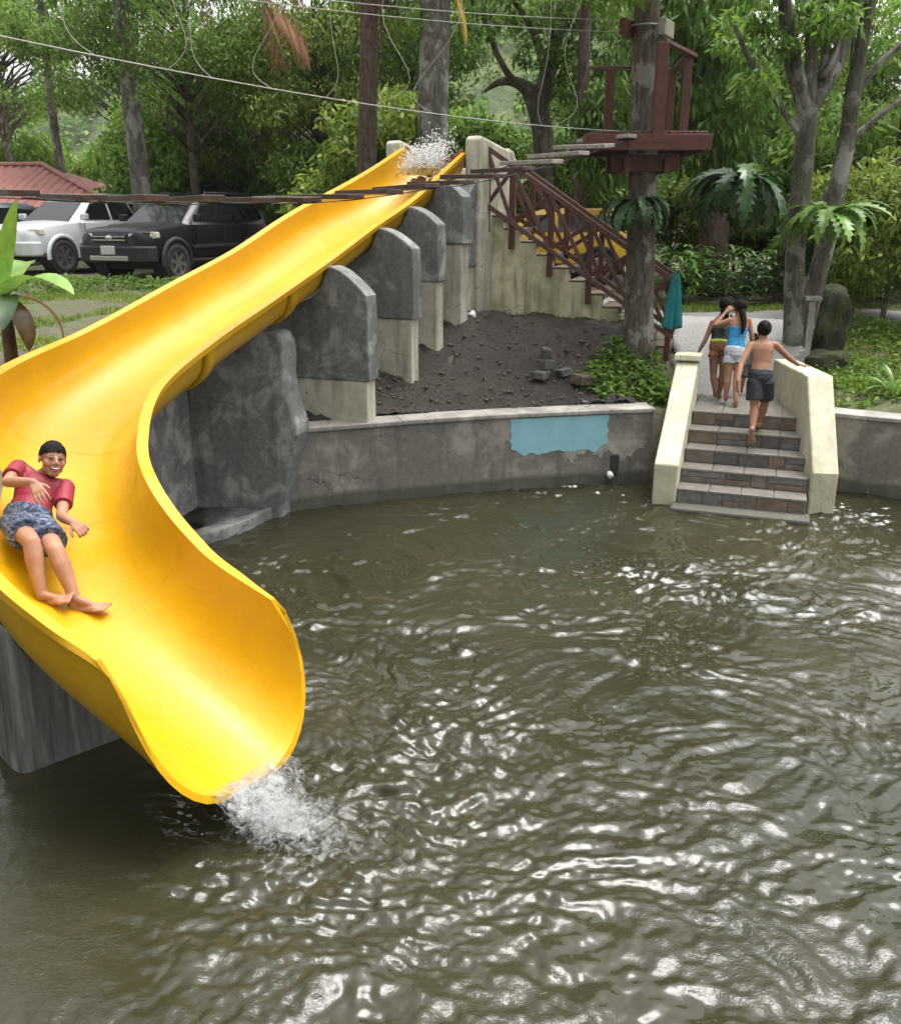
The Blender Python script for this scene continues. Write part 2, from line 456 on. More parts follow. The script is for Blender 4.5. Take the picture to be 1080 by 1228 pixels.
# ------------------------------------------------------------------ curved retaining wall round the pool
def wall_path(pts, step=.25):
    out = []
    for a, b in zip(pts[:-1], pts[1:]):
        a, b = Vector(a), Vector(b); n = max(1, int((b-a).length/step))
        out += [a.lerp(b, k/n) for k in range(n)]
    out.append(Vector(pts[-1]))
    for _ in range(6):
        out = [out[0]] + [(out[i-1]+out[i]*2+out[i+1])/4 for i in range(1, len(out)-1)] + [out[-1]]
    return out
def offs(path, d):
    r = []
    for i, p in enumerate(path):
        t = (path[min(i+1, len(path)-1)] - path[max(i-1, 0)]).normalized()
        r.append(p + Vector((-t.y, t.x))*d)
    return r
def make_pool_wall(pts, label, slab_len, z_top=.97, sgn=1):
    path = wall_path(pts)
    root = thing('pool_wall', label, 'wall', (path[0].x, path[0].y, 0), world=True)
    a, b = path, offs(path, .30*sgn)
    mb = MB()
    rings = []
    for i in range(len(a)):
        wob = .012*math.sin(i*1.7)
        rings.append([(a[i].x, a[i].y, -.9), (b[i].x, b[i].y, -.9), (b[i].x, b[i].y, z_top), (a[i].x, a[i].y, z_top+wob*.3)])
    mb.loft(rings); mb.build('wall_body', M_POOLWALL, root, bevel=.02)
    c0, c1 = offs(path, -.035*sgn), offs(path, .34*sgn)
    n = len(path); k = max(2, int(slab_len/.25)); i = 0; rg = random.Random(3)
    while i < n-1:
        j = min(n-1, i+k+rg.choice((-1, 0, 0, 1))); mb = MB(); dz = rg.uniform(-.006, .008)
        mb.loft([[Vector((c0[q].x, c0[q].y, z_top-.012+dz)) + (Vector((c1[q].x-c0[q].x, c1[q].y-c0[q].y, 0))*0),
                  Vector((c1[q].x, c1[q].y, z_top-.012+dz)), Vector((c1[q].x, c1[q].y, z_top+.05+dz)), Vector((c0[q].x, c0[q].y, z_top+.045+dz))] for q in range(i, j+1)])
        o = mb.build('coping_slab', M_COPING, root, bevel=.012); o.scale = (1, 1, 1)
        # open a joint by pulling the slab in a little at both ends
        me = o.data
        for v in me.vertices:
            pass
        i = j
    return root, path
wall_L, path_L = make_pool_wall([(-2.22,10.42),(-1.98,10.50),(-1.16,10.87),(.22,11.31),(1.8,11.71),(2.72,11.84)], 'curved mottled grey cement pool wall with a faded blue paint patch', .9)
wall_R, path_R = make_pool_wall([(4.85,11.62),(5.1,11.40),(5.8,11.05),(8,10.1),(11.5,7.5),(13,3)], 'grey cement pool wall running on beyond the cream parapet', 1.2)
wall_B, path_B = make_pool_wall([(-7.2,2),(-5.6,5.6),(-4.6,7.6),(-3.55,8.8),(-3.35,9.5)], 'grey cement pool wall behind the foot of the slide', 1.2)
# the faded blue paint, a thin skin on the wall with flaked edges
def paint_mat():
    m, nt, bs = base_mat('flaking_blue_paint'); v = pos(nt)
    n = noise(nt, v, 3.2, 6, .65); n2 = noise(nt, v, 30, 5, .7)
    c = ramp(nt, n, [(.3, (.20,.43,.50)), (.7, (.27,.50,.57))])
    nt.links.new(c, bs.inputs['Base Color']); bs.inputs['Roughness'].default_value = .6
    bump(nt, bs, n2, .2, .004); return m
def skin_on_wall(name, path, px0, px1, yt, yb, mat, parent, seed, off=.006, rag=.05):
    fp = offs(path, -off); xs_ = [proj((p.x, p.y, .6))[0] for p in fp]
    idx = np.interp(np.linspace(px0, px1, 40), xs_, np.arange(len(fp)))
    V, F = [], []
    NZ = 14
    for i, t in enumerate(idx):
        k = min(int(t), len(fp)-2); p = fp[k].lerp(fp[k+1], t-k)
        e = min(i, 39-i)/4.0
        top = yt - (rag*.25*abs(fbm(i*.7, 3.1, 3, seed)) if True else 0)
        bot = yb + rag*float(fbm(i*.35, 7.7, 3, seed+1)) + (.10*(1-e) if e < 1 else 0)
        for j in range(NZ+1):
            u = j/NZ; jx = rag*.5*float(fbm(j*.5, i*.01, 3, seed+5)) if e < .3 else 0
            t2 = (path[min(k+1, len(path)-1)]-path[k]).normalized()
            V.append((p.x + t2.x*jx, p.y + t2.y*jx, bot + (top-bot)*u))
    for i in range(39):
        for j in range(NZ):
            a = i*(NZ+1)+j; F.append((a, a+NZ+1, a+NZ+2, a+1))
    mb = MB(); mb.add(V, F); o = mb.build(name, mat, parent, fix=False)
    s = o.modifiers.new('thick', 'SOLIDIFY'); s.thickness = .003; return o
skin_on_wall('paint_patch', path_L, 612, 728, .945, .46, paint_mat(), wall_L, 4, .009, .03)
skin_on_wall('bare_plaster_patch', path_L, 680, 772, .60, .36, simple('bare_pale_plaster', (.31,.295,.26), .8, .3, 10), wall_L, 14, .0045, .10)
# outlet: a dark socket and a short white pipe
q = PY(730, 560, 11.80)
out = thing('pipe_outlet', 'short white pipe end in a dark square hole in the pool wall', 'pipe', (q.x, 11.72, .2), world=True)
mb = MB(); mb.box((q.x, 11.80, .25), (.24,.10,.30)); mb.build('socket', simple('socket_black', (.03,.03,.03), .6), out, bevel=.02)  # solid black box flush with the wall, drawn as the hole
mb = MB(); mb.tube([(q.x, 11.78, .13), (q.x, 11.66, .12)], .042, 12); mb.build('pipe_end', simple('white_pvc', (.75,.75,.72), .35, .1), out, smooth=True)

# ------------------------------------------------------------------ tiled steps into the pool
SO, SU, SV = Vector((2.83,10.80,0)), Vector((.94,-.342,0)), Vector((.342,.94,0))
def ST(u, v, z): return SO + SU*u + SV*v + Vector((0,0,z))
NOS = [.21,.395,.58,.765,.95]; TR = .315; SW = 1.52
steps_t = thing('pool_steps', 'grey stone-tiled steps climbing out of the pool between cream parapets', 'steps', ST(.76,0,0), world=True)
M_TREAD = simple('tread_tile', (.18,.165,.145), .28, .3, 9, .25, 40, .006)
TILE = [simple('slate_tile_brown', (.14,.115,.095), .5, .45, 11, .5, 30, .012), simple('slate_tile_grey', (.135,.13,.123), .5, .45, 12, .5, 30, .012),
        simple('slate_tile_dark', (.085,.075,.068), .5, .45, 13, .5, 30, .012), simple('slate_tile_rust', (.16,.115,.085), .5, .45, 10, .5, 30, .012)]
rg = random.Random(8)
for i, zt in enumerate(NOS):
    v0 = i*TR; z0 = zt-.185 if i else -.35
    dep = TR+.06 if i < 4 else 1.15
    mb = MB(); c = ST(SW/2, v0+dep/2+.02, (z0+zt-.03)/2)
    R3 = Matrix((SU, SV, (0,0,1))).transposed().to_3x3()
    mb.box(c, (SW, dep, zt-.03-z0), R3); mb.build('step_core', M_COPING, steps_t)
    if i == 0:
        mb = MB(); mb.box(ST(SW/2, -.10, -.02), (SW+.1, .34, .10), R3); mb.build('foot_slab', M_POOLWALL, steps_t, bevel=.03)
    u = .01                                        # riser tiles, each its own stone
    zb = z0 if i else .02
    while u < SW-.03:
        w = min(rg.choice((.24,.30,.36,.20)), SW-.01-u)
        if SW-.01-u-w < .1: w = SW-.01-u
        rows = [(zb+.004, zt-.036)] if rg.random() < .6 else [(zb+.004, (zb+zt)/2-.02), ((zb+zt)/2-.014, zt-.036)]
        for a, b in rows:
            mb = MB(); mb.box(ST(u+w/2, v0+.012+rg.uniform(-.003,.003), (a+b)/2), (w-.012, .03, b-a), R3)
            mb.build('riser_tile', rg.choice(TILE), steps_t, bevel=.005, segs=1)
        u += w
    u = 0.0                                        # tread tiles
    nt_ = 4 if i < 4 else 4
    for rrow in range(1 if i < 4 else 3):
        dd = dep if i < 4 else dep/3
        for k in range(nt_):
            mb = MB(); w = SW/nt_
            mb.box(ST(k*w+w/2, v0-.012+dd*rrow+dd/2, zt-.0175), (w-.006, dd-.006, .035), R3)
            mb.build('tread_tile', M_TREAD, steps_t, bevel=.006, segs=1)
def parapet(u0, u1, prof, cap=False):
    mb = MB(); mb.prism([ST(u0, v, z) for v, z in prof], (0,0,0), SU*(u1-u0))
    return mb.build('parapet', M_PARAPET, steps_t, bevel=.025, segs=3)
parapet(-.30, -.004, [(-.02,-.6),(-.02,.50),(1.62,1.53),(1.72,1.56),(1.86,1.56),(1.86,-.6)])
mb = MB(); mb.prism([ST(-.33, v, z) for v, z in ((1.58,1.56),(1.60,1.64),(1.90,1.64),(1.92,1.56))], (0,0,0), SU*.36); mb.build('parapet_cap', M_PARAPET, steps_t, bevel=.015)
PD_ = Vector((.13,.99,0)).normalized(); P0_ = Vector((4.37,10.50,0))
mb = MB(); mb.prism([P0_ + PD_*v + Vector((0,0,z)) for v, z in [(0,-.6),(0,.48),(.78,1.54),(2.75,1.46),(2.75,-.6)]], (0,0,0), Vector((PD_.y,-PD_.x,0))*.31); mb.build('parapet', M_PARAPET, steps_t, bevel=.025, segs=3)

# ramp of wet concrete from the steps up to the road
def ramp_z(x, y):
    v = (x-SO.x)*SV.x + (y-SO.y)*SV.y
    return np.maximum(ground_z(x, y)*0 + .955 + (1.72-.955)*sstep(2.3, 5.6, v), 0)
def ramp_keep(x, y):
    u = (x-SO.x)*SU.x + (y-SO.y)*SU.y; v = (x-SO.x)*SV.x + (y-SO.y)*SV.y
    return (v > 2.36) & (v < 6.0) & (u > -.25 - .2*(v-2.3) + .1*fbm(x*2, y*2, 2, 5)) & (u < 1.35 - .02*(v-2.3) + .12*fbm(x*2, y*2, 2, 6))
_rp = grid_sheet('path', np.arange(1.5,8,.12), np.arange(11.5,18,.12), ramp_z, M_PAVE, ramp_keep, .012)
sd = _rp.modifiers.new('thick', 'SOLIDIFY'); sd.thickness = .5; sd.offset = -1
kind(_rp, 'structure')

# ------------------------------------------------------------------ the slide
V3 = Vector
CP = np.array([(-.274,14.969,4.413,-.091),(-.963,13.826,3.827,-.189),(-1.572,12.516,3.388,-.185),(-2.051,11.203,2.975,-.128),(-2.484,9.921,2.646,-.125),
  (-2.86,8.705,2.352,-.106),(-3.123,7.631,2.11,-.19),(-2.997,6.722,1.929,-.252),(-2.716,5.936,1.672,-.077),(-2.165,5.276,1.39,-.093),(-1.503,4.815,1.129,-.085)])
NR = 141
def slide_path():
    K = len(CP); c = np.vstack([2*CP[0]-CP[1], CP, 2*CP[-1]-CP[-2]])
    t = np.linspace(0, K-1-1e-6, NR); i = t.astype(int); u = (t-i)[:,None]
    a, b, d, e = c[i], c[i+1], c[i+2], c[i+3]
    s = .5*((2*b)+(-a+d)*u+(2*a-5*b+4*d-e)*u**2+(-a+3*b-3*d+e)*u**3)
    P = s[:,:3]; bank = s[:,3]
    T = np.gradient(P, axis=0); T /= np.linalg.norm(T, axis=1)[:,None]
    H = T.copy(); H[:,2] = 0; H /= np.linalg.norm(H, axis=1)[:,None]
    N = np.stack([-H[:,1], H[:,0], 0*H[:,0]], 1)
    N = N*np.cos(bank)[:,None] + np.array([0,0,1.])*np.sin(bank)[:,None]     # to the rider's left
    D = np.cross(N, T); D /= np.linalg.norm(D, axis=1)[:,None]
    D = np.where((D[:,2] > 0)[:,None], -D, D)
    w = np.linspace(1.03, 1.245, NR)
    return P, T, H, N, D, w
SP, ST_, SH, SN, SD, SWD = slide_path()
def depth_at(k):
    s = k/(NR-1); return .47 + .17*float(sstep(.45, .8, s)) - .04*float(sstep(.86, 1, s))
LIP = .085
def section(k, off=0.0, only_outer=False):
    """closed outline of the chute at ring k"""
    s = k/(NR-1); w = SWD[k]/2; d = depth_at(k)
    e = float(sstep(.885, 1.0, s)); ext = .62*e
    def pt(u, dep):
        f = max(0.0, min(1.0, dep/d))
        p = SP[k] + SN[k]*u + SD[k]*dep + SH[k]*ext*(f**.68) - np.array([0,0,1.])*.31*e*f**1.3
        return Vector(p)
    inner, outer = [], []
    n = 22
    for i in range(n+1):
        th = -math.pi/2 + math.pi*i/n
        su, cu = math.sin(th), math.cos(th)
        uu = math.copysign(abs(su)**.80, su); dd = max(cu, 0)**.74
        inner.append(pt(w*uu, d*dd))
        outer.append(pt((w+.028+off)*uu, (d+.028+off)*dd + .0))
    lipw = LIP*(1-.15*e) - (LIP*.85-.034)*float(sstep(.955, 1.0, s))
    L = [pt(w+lipw, -.004), pt(w+lipw, .05), pt(w+.03+off, .055)]
    Rr = [pt(-w-.03-off, .055), pt(-w-lipw, .05), pt(-w-lipw, -.004)]
    return inner, L, outer[::-1][1:-1], Rr
def ring(k):
    inner, L, ou, Rr = section(k); return inner + L + ou + Rr
slide = thing('water_slide', 'long glossy yellow fibreglass water slide curving down into the pool', 'slide', tuple(Vector((-2.2,9.5,0))), world=True)
JOINTS = [0, 24, 50, 70, 88, 106, 124, 140]
for a, b in zip(JOINTS[:-1], JOINTS[1:]):
    mb = MB(); mb.loft([ring(k) for k in range(a, b+1)], cap=True)
    o = mb.build('chute_section', M_YEL, slide, smooth=True)
    es = o.modifiers.new('edges', 'EDGE_SPLIT'); es.split_angle = math.radians(42)
for k in JOINTS[1:-2]:                       # bolted flanges under the joints
    mb = MB(); rr = []
    for kk, of in ((k-1,.004),(k-1,.035),(k+1,.035),(k+1,.004)):
        _, L, ou, Rr = section(kk, of); rr.append([L[2]] + ou + [Rr[0]])
    mb.loft([r for r in rr], cap=False, closed=False); mb.build('flange', M_YEL, slide, smooth=True)

M_SEAM = simple('joint_sealant', (.50,.275,.003), .45, .2, 12, .2)
for k in JOINTS[1:-1]:
    mb = MB(); rr = []
    for t_, up_ in ((-.007,.001),(0,.002),(.007,.001)):
        rr.append([p + V3(ST_[k])*t_ - V3(SD[k])*0 + (V3(SP[k]) - p).normalized()*up_ for p in section(k)[0]])
    mb.loft(rr, cap=False, closed=False); mb.build('joint_seam', M_SEAM, slide, smooth=True, fix=False)
def rim_index(px):      # ring whose near rim stands at this bearing
    best = min(range(60), key=lambda k: abs(proj(SP[k]+SN[k]*SWD[k]/2)[0]-px)); return best
M_PIERTOP = M_CONC
# ------------------------------------------------------------------ saddle piers under the chute
def pier(px, out_r, drop, z_split, z_base, label, thick=.22, zd_=.3):
    k = rim_index(px); H = Vector(SH[k]); N = Vector((SN[k][0], SN[k][1], 0)).normalized()
    c = Vector((SP[k][0], SP[k][1], 0)); zr = SP[k][2] + SN[k][2]*SWD[k]/2 - .06
    _, L, ou, Rr = section(k, .012); sl_ = abs(ST_[k][2])*thick*.62 + .035
    U = [((p-Vector(SP[k])).dot(N), p.z-sl_) for p in ou]       # left rim -> right rim, outside of chute
    w = SWD[k]/2
    left = [(w+.06+out_r*a_, zr - .02 - drop*a_**1.7) for a_ in [i_/9 for i_ in range(10)]] + [(w+.06+out_r+.004, zr-drop-.10)]
    zl = U[-1][1]
    prof = left + [(w+.06+out_r+.01, z_split), (-w-.10, z_split), (-w-.10, zl)] + [p for p in U[::-1]]
    root = thing('slide_pier', label, 'pier', (c.x, c.y, z_base), world=True, group='concrete piers under the slide')
    poly = [Vector((c.x, c.y, 0)) + N*u + Vector((0,0,z)) for u, z in prof]
    mb = MB(); mb.prism(poly, -H*thick/2, H*thick/2); mb.build('saddle', M_PIERTOP, root, bevel=.018)
    mb = MB(); u0, u1 = -w-.04, w+.06+out_r-.035
    mb.prism([Vector((c.x, c.y, 0)) + N*u + Vector((0,0,z)) for u, z in ((u0,z_base-zd_),(u1,z_base-zd_),(u1,z_split+.002),(u0,z_split+.002))], -H*(thick/2-.02), H*(thick/2-.02))
    mb.build('post', M_CREAM, root, bevel=.015)
    return root
pier(391, .50, .34, 1.52, .93, 'grey concrete slide pier nearest the wave-shaped plinth, on a stained cream base', .30, -.06)
pier(451, .50, .26, 2.12, 1.0, 'grey concrete slide pier second uphill from the plinth, on a tall cream post', .26)
pier(490, .46, .24, 2.56, 1.3, 'grey concrete slide pier third uphill from the plinth, on a slim cream post', .26)
pier(523, .44, .24, 3.05, 1.5, 'grey concrete slide pier beside the launch tower, topmost under the chute', .26)

# wave-shaped plinth at the foot of the piers
pl = thing('slide_plinth', 'smooth dark cement plinth with a wave-shaped edge under the slide bend', 'plinth', PY(280,600,10.35), world=True)
YW = 10.28
edge = [(300,400),(312,393),(322,393),(332,400),(338,412),(340,430),(340,452),(343,474),(349,494),(355,510),(357,522),(354,536),(348,556),(343,580),(337,606),(336,640)]
prof = [PY(a_, b_, YW) for a_, b_ in edge]; prof = [Vector((p.x, YW, min(p.z, 2.20))) for p in prof]
prof += [Vector((PY(228,640,YW).x, YW, -.5)), Vector((PY(228,470,YW).x, YW, 2.05)), Vector((PY(262,420,YW).x, YW, 2.20))]
mb = MB(); mb.prism(prof, (0,0,0), (.10,.36,0)); mb.build('wave_wall', M_CONC, pl, bevel=.035, segs=3)
rings_ = []                                             # recess wall running on under the chute
for px_, py_, Y_ in ((240,590,10.36),(214,600,9.9),(196,600,9.45),(172,600,8.9),(140,600,8.2)):
    q = PY(px_, py_, Y_); kk = min(range(NR), key=lambda k_: abs(SP[k_][1]-Y_)); zt = SP[kk][2]-depth_at(kk)-.10
    rings_.append([Vector((q.x, Y_, -.6)), Vector((q.x-.30, Y_+.12, -.6)), Vector((q.x-.30, Y_+.12, zt-.05)), Vector((q.x, Y_, zt))])
mb = MB(); mb.loft(rings_); mb.build('recess_wall', M_CONC, pl, bevel=.02)
sl_p = [PZ(336,603,.12), PZ(300,622,.12), PZ(262,636,.12), PZ(226,646,.12), PZ(188,640,.12), PZ(172,610,.12)]; bk_ = [Vector((PY(170,600,8.95).x-.1, 8.95, .12)), Vector((PY(230,590,10.4).x-.1, 10.4, .12)), Vector((PY(336,600,10.4).x, 10.42, .12))]
mb = MB(); mb.prism(sl_p + bk_, (0,0,0), (0,0,-.7)); mb.build('slab', M_CONC, pl, bevel=.02)

# block carrying the mouth of the chute
xb = thing('slide_end_block', 'wet streaked grey cement block carrying the mouth of the slide', 'block', (-2.35,5.35,-.2), world=True)
def wetconc():
    m, nt, bs = base_mat('wet_streaked_cement'); vs = pos(nt, (7,7,.5)); v = pos(nt)
    n = noise(nt, vs, 2.2, 7, .65, .5); n3 = noise(nt, v, 18, 5, .6)
    c = ramp(nt, n, [(.3, (.055,.055,.055)), (.52, (.15,.15,.145)), (.72, (.28,.28,.265))])
    nt.links.new(c, bs.inputs['Base Color']); bs.inputs['Roughness'].default_value = .3
    b = bump(nt, bs, n, .5, .03); bump(nt, bs, n3, .2, .01, b); return m
M_WETC = wetconc()
kk = 121; H = Vector(SH[kk]); N = Vector((SN[kk][0], SN[kk][1], 0)).normalized(); cc = Vector((SP[kk][0], SP[kk][1], 0))
rings_ = []
for t, g in ((-1.4,.0),(-.7,.0),(-.2,0.0),(.02,.03),(.10,.08)):
    kq = max(0, min(NR-1, kk+int(t*22))); zt = SP[kq][2]-depth_at(kq)-.015
    Cq = Vector((SP[kq][0], SP[kq][1], 0))
    rg_ = []
    for u in (-.60,-.5,-.3,-.1,.1,.3,.45):
        zz = SP[kq][2] - (depth_at(kq)+.03)*max(0, 1-abs(u/(SWD[kq]/2+.03))**2.6)**.42 - .14
        rg_.append(Cq + N*(u*(1-g)) + Vector((0,0,zz)) )
    rg_ += [Cq + N*.45*(1-g) + Vector((0,0,-.8)), Cq + N*(-.66) + Vector((0,0,-.8)), Cq + N*(-.66*(1-g)) + Vector((0,0,.1))]
    rings_.append(rg_)
mb = MB(); mb.loft(rings_); mb.build('block_body', M_WETC, xb, bevel=.12, segs=4)

# ------------------------------------------------------------------ launch tower and its stairs
H0 = Vector(SH[0]); N0 = Vector((SN[0][0], SN[0][1], 0)).normalized(); C0 = Vector((SP[0][0], SP[0][1], 0))
tw = thing('launch_tower', 'cream plastered launch tower at the top of the yellow slide', 'tower', (C0.x, C0.y, 1.9), world=True)
def TW(b, n, z): return C0 - H0*b + N0*n + Vector((0,0,z))     # b back from slide top, n to rider's left
zt0 = SP[0][2]
mb = MB(); mb.prism([TW(b, .60, z) for b, z in ((-.05,1.4),(-.05,zt0+.14),(.02,zt0+.18),(.95,zt0+.02),(.95,1.4))], (0,0,0), N0*.26); mb.build('side_wall', M_CREAM, tw, bevel=.04, segs=3)
mb = MB(); mb.prism([TW(b, -.60, z) for b, z in ((-.05,1.4),(-.05,zt0+.14),(.02,zt0+.18),(1.2,zt0-.12),(1.2,1.4))], (0,0,0), -N0*.26); mb.build('side_wall', M_CREAM, tw, bevel=.04, segs=3)
mb = MB(); mb.prism([TW(1.15, n, z) for n, z in ((-.6,1.4),(-.6,zt0-.2),(.2,zt0-.2),(.2,1.4))], (0,0,0), -H0*.2); mb.build('back_wall', M_CREAM, tw, bevel=.03)
mb = MB(); mb.prism([TW(.03, n, z) for n, z in ((-.6,1.4),(-.6,zt0-.52),(.6,zt0-.52),(.6,1.4))], (0,0,0), -H0*1.1); mb.build('floor_block', M_CREAM, tw, bevel=.02)
mb = MB(); mb.prism([TW(b, .62, z) for b, z in ((-.32,2.7),(-.32,3.75),(-.06,3.95),(-.06,2.7))], (0,0,0), N0*.2); mb.build('buttress', M_CONC, tw, bevel=.02)
mb = MB(); mb.prism([TW(b, .62, z) for b, z in ((-.30,1.3),(-.30,2.7),(-.06,2.7),(-.06,1.3))], (0,0,0), N0*.17); mb.build('buttress_post', M_CREAM, tw, bevel=.02)
# rounded pier behind the stair head
q = PY(608, 178, 15.6)
mb = MB(); mb.prism([Vector((q.x+dx, q.y, z)) for dx, z in ((-.16,1.5),(-.16,4.28),(-.10,4.44),(0,4.50),(.10,4.44),(.16,4.28),(.16,1.5))], (0,0,0), (0,.3,0)); mb.build('rear_wall', M_CREAM, tw, bevel=.03)

SA, SB = PY(584,257,14.85), PY(802,414,14.05)       # near edge of the stair flight, top to bottom
sdir_ = Vector((SB.x-SA.x, SB.y-SA.y, 0)); slen = sdir_.length; sdir_.normalize(); sback = Vector((-sdir_.y, sdir_.x, 0))
if sback.y < 0: sback = -sback
NST = 11; rise = (SA.z-SB.z)/(NST-1); run = slen/NST
tst = thing('tower_stairs', 'stair flight up the launch tower with a mossy stained cream side wall', 'stairs', ((SA.x+SB.x)/2, (SA.y+SB.y)/2, 1.8), world=True)
M_STEP = simple('dirty_step_cement', (.12,.085,.065), .7, .4, 10, .4)
prof = []
for i in range(NST):
    z = SA.z - i*rise - .045; prof += [(i*run, z), ((i+1)*run, z)]
def SS(s, b, z): return Vector((SA.x, SA.y, 0)) + sdir_*s + sback*b + Vector((0,0,z))
mb = MB(); mb.prism([SS(s, 0, z) for s, z in prof] + [SS(slen, 0, 1.2), SS(0, 0, 1.2)], (0,0,0), sback*.14); mb.build('side_wall', M_CREAMG, tst, bevel=.01)
for i in range(NST):
    z = SA.z - i*rise; R3 = Matrix((sdir_, sback, (0,0,1))).transposed().to_3x3()
    mb = MB(); mb.box(SS((i+.5)*run+.01, .50, z-.06), (run+.03, .99, .10), R3); mb.build('step', M_STEP, tst, bevel=.012)
mb = MB(); mb.box(SS(-.32, .45, SA.z-.05), (.66,.95,.2), R3); mb.build('landing', M_STEP, tst, bevel=.012)

def railing(b, label, s_posts, h=.98, fl=.30):
    z_at = lambda s: SA.z - max(0, s)/slen*(SA.z-SB.z) + .05
    t = thing('stair_railing', label, 'railing', SS(slen/2, b, z_at(slen/2)), world=True, group='red wooden railings of the tower stairs')
    for s in s_posts:
        mb = MB(); mb.beam(SS(s, b, z_at(s)-fl), SS(s, b, z_at(s)+h-.04), .085, .085, sdir_); mb.build('post', M_WOOD, t, bevel=.006)
    f = b-.055 if b < .4 else b-.05
    s0, s1 = s_posts[0], s_posts[-1]
    mb = MB(); mb.beam(SS(s0, f, z_at(s0)+h-.06), SS(s1+.06, f, z_at(s1+.06)+h-.06), .05, .075); mb.build('top_rail', M_WOODL, t, bevel=.006)
    mb = MB(); mb.beam(SS(s0, f, z_at(s0)+.10), SS(s1+.06, f, z_at(s1+.06)+.10), .05, .07); mb.build('bottom_rail', M_WOODL, t, bevel=.006)
    for a, c_ in zip(s_posts[:-1], s_posts[1:]):
        mb = MB(); mb.beam(SS(a, f-.003, z_at(a)+h-.1), SS(c_, f-.003, z_at(c_)+.12), .04, .06); mb.build('brace', M_WOODL, t, bevel=.005)
        mb = MB(); mb.beam(SS(a, f+.05, z_at(a)+.12), SS(c_, f+.05, z_at(c_)+h-.1), .04, .06); mb.build('brace', M_WOOD, t, bevel=.005)
    return t
railing(-.05, 'red wooden cross-braced stair railing on the side with the mossy cream wall', [.02,.14*slen,.35*slen,.56*slen,.78*slen,slen-.03])
railing(.95, 'red wooden cross-braced stair railing on the far side of the tower stairs', [.02,.18*slen,.38*slen,.58*slen,.79*slen,slen-.03])
# ------------------------------------------------------------------ foliage
def leaf_mat(name, a, b, c, trans=.45, rough=.55):
    if name in MATS: return MATS[name]
    m, nt, bs = base_mat(name)
    g = nt.nodes.new('ShaderNodeNewGeometry')
    oi = nt.nodes.new('ShaderNodeObjectInfo')
    n = noise(nt, pos(nt), .45, 3, .5)
    f = nt.nodes.new('ShaderNodeMath'); f.operation = 'MULTIPLY_ADD'; f.inputs[1].default_value = .55
    nt.links.new(g.outputs['Random Per Island'], f.inputs[0]); 
    f2 = nt.nodes.new('ShaderNodeMath'); f2.operation = 'MULTIPLY'; f2.inputs[1].default_value = .75; nt.links.new(n, f2.inputs[0])
    nt.links.new(f2.outputs[0], f.inputs[2])
    col = ramp(nt, f.outputs[0], [(.28, a), (.6, b), (.92, c)])
    hsv = nt.nodes.new('ShaderNodeHueSaturation'); nt.links.new(col, hsv.inputs['Color'])
    mr = nt.nodes.new('ShaderNodeMapRange'); mr.inputs[3].default_value = .75; mr.inputs[4].default_value = 1.25
    nt.links.new(oi.outputs['Random'], mr.inputs[0]); nt.links.new(mr.outputs[0], hsv.inputs['Value'])
    nt.links.new(hsv.outputs[0], bs.inputs['Base Color']); bs.inputs['Roughness'].default_value = rough; bs.inputs['Specular IOR Level'].default_value = .22
    tr = nt.nodes.new('ShaderNodeBsdfTranslucent'); nt.links.new(hsv.outputs[0], tr.inputs['Color'])
    mx = nt.nodes.new('ShaderNodeMixShader'); mx.inputs[0].default_value = trans
    nt.links.new(bs.outputs[0], mx.inputs[1]); nt.links.new(tr.outputs[0], mx.inputs[2])
    nt.links.new(mx.outputs[0], nt.nodes['Material Output'].inputs['Surface'])
    MATS[name] = m; return m
LEAF_D = leaf_mat('dark_leaves', (.045,.09,.016), (.09,.165,.027), (.17,.26,.045))
LEAF_M = leaf_mat('mid_leaves', (.055,.115,.018), (.115,.215,.032), (.23,.34,.055))
LEAF_Y = leaf_mat('yellow_green_leaves', (.065,.105,.015), (.14,.205,.03), (.27,.33,.06))
LEAF_B = leaf_mat('bright_leaves', (.045,.10,.015), (.09,.18,.03), (.17,.28,.05))
LEAF_DRY = leaf_mat('dry_brown_fronds', (.10,.045,.025), (.19,.09,.05), (.32,.18,.10), .2, .7)
LEAF_GOLD = leaf_mat('yellowed_frond', (.40,.27,.03), (.55,.40,.06), (.65,.50,.12), .3, .6)
def bark(name, a, b, patch=None, pf=.5, moss=0.0):
    if name in MATS: return MATS[name]
    m, nt, bs = base_mat(name); v = pos(nt, (6,6,1.2)); v2 = pos(nt, (1,1,.7))
    n = noise(nt, v, 3.0, 7, .7, .4); n2 = noise(nt, v2, 3.4, 5, .6, .3)
    c = ramp(nt, n, [(.38, a), (.62, b)])
    if patch: c = mix(nt, ramp(nt, n2, [(.52, 0), (.58, pf)]), c, patch)
    if moss: c = mix(nt, ramp(nt, noise(nt, v2, 1.5, 5, .6), [(.42, 0), (.62, moss)]), c, (.045,.06,.015))
    nt.links.new(c, bs.inputs['Base Color']); bs.inputs['Roughness'].default_value = .85
    b = bump(nt, bs, n, 1.0, .09); bump(nt, bs, noise(nt, pos(nt, (9,9,2.5)), 6, 5, .7), .8, .03, b); MATS[name] = m; return m
BARK = bark('grey_brown_bark', (.06,.045,.033), (.19,.155,.12), (.30,.29,.26), .5, .4)
BARK_P = bark('peeling_brown_bark', (.065,.05,.038), (.20,.165,.135), (.42,.40,.36), .7)
BARK_W = bark('white_blotched_bark', (.09,.075,.06), (.26,.235,.20), (.45,.435,.40), .8, .55)
BARK_R = bark('red_brown_bark', (.06,.035,.027), (.17,.11,.085), (.25,.2,.17), .3)
BARK_PALM = bark('ringed_palm_bark', (.07,.048,.037), (.19,.13,.105), None)

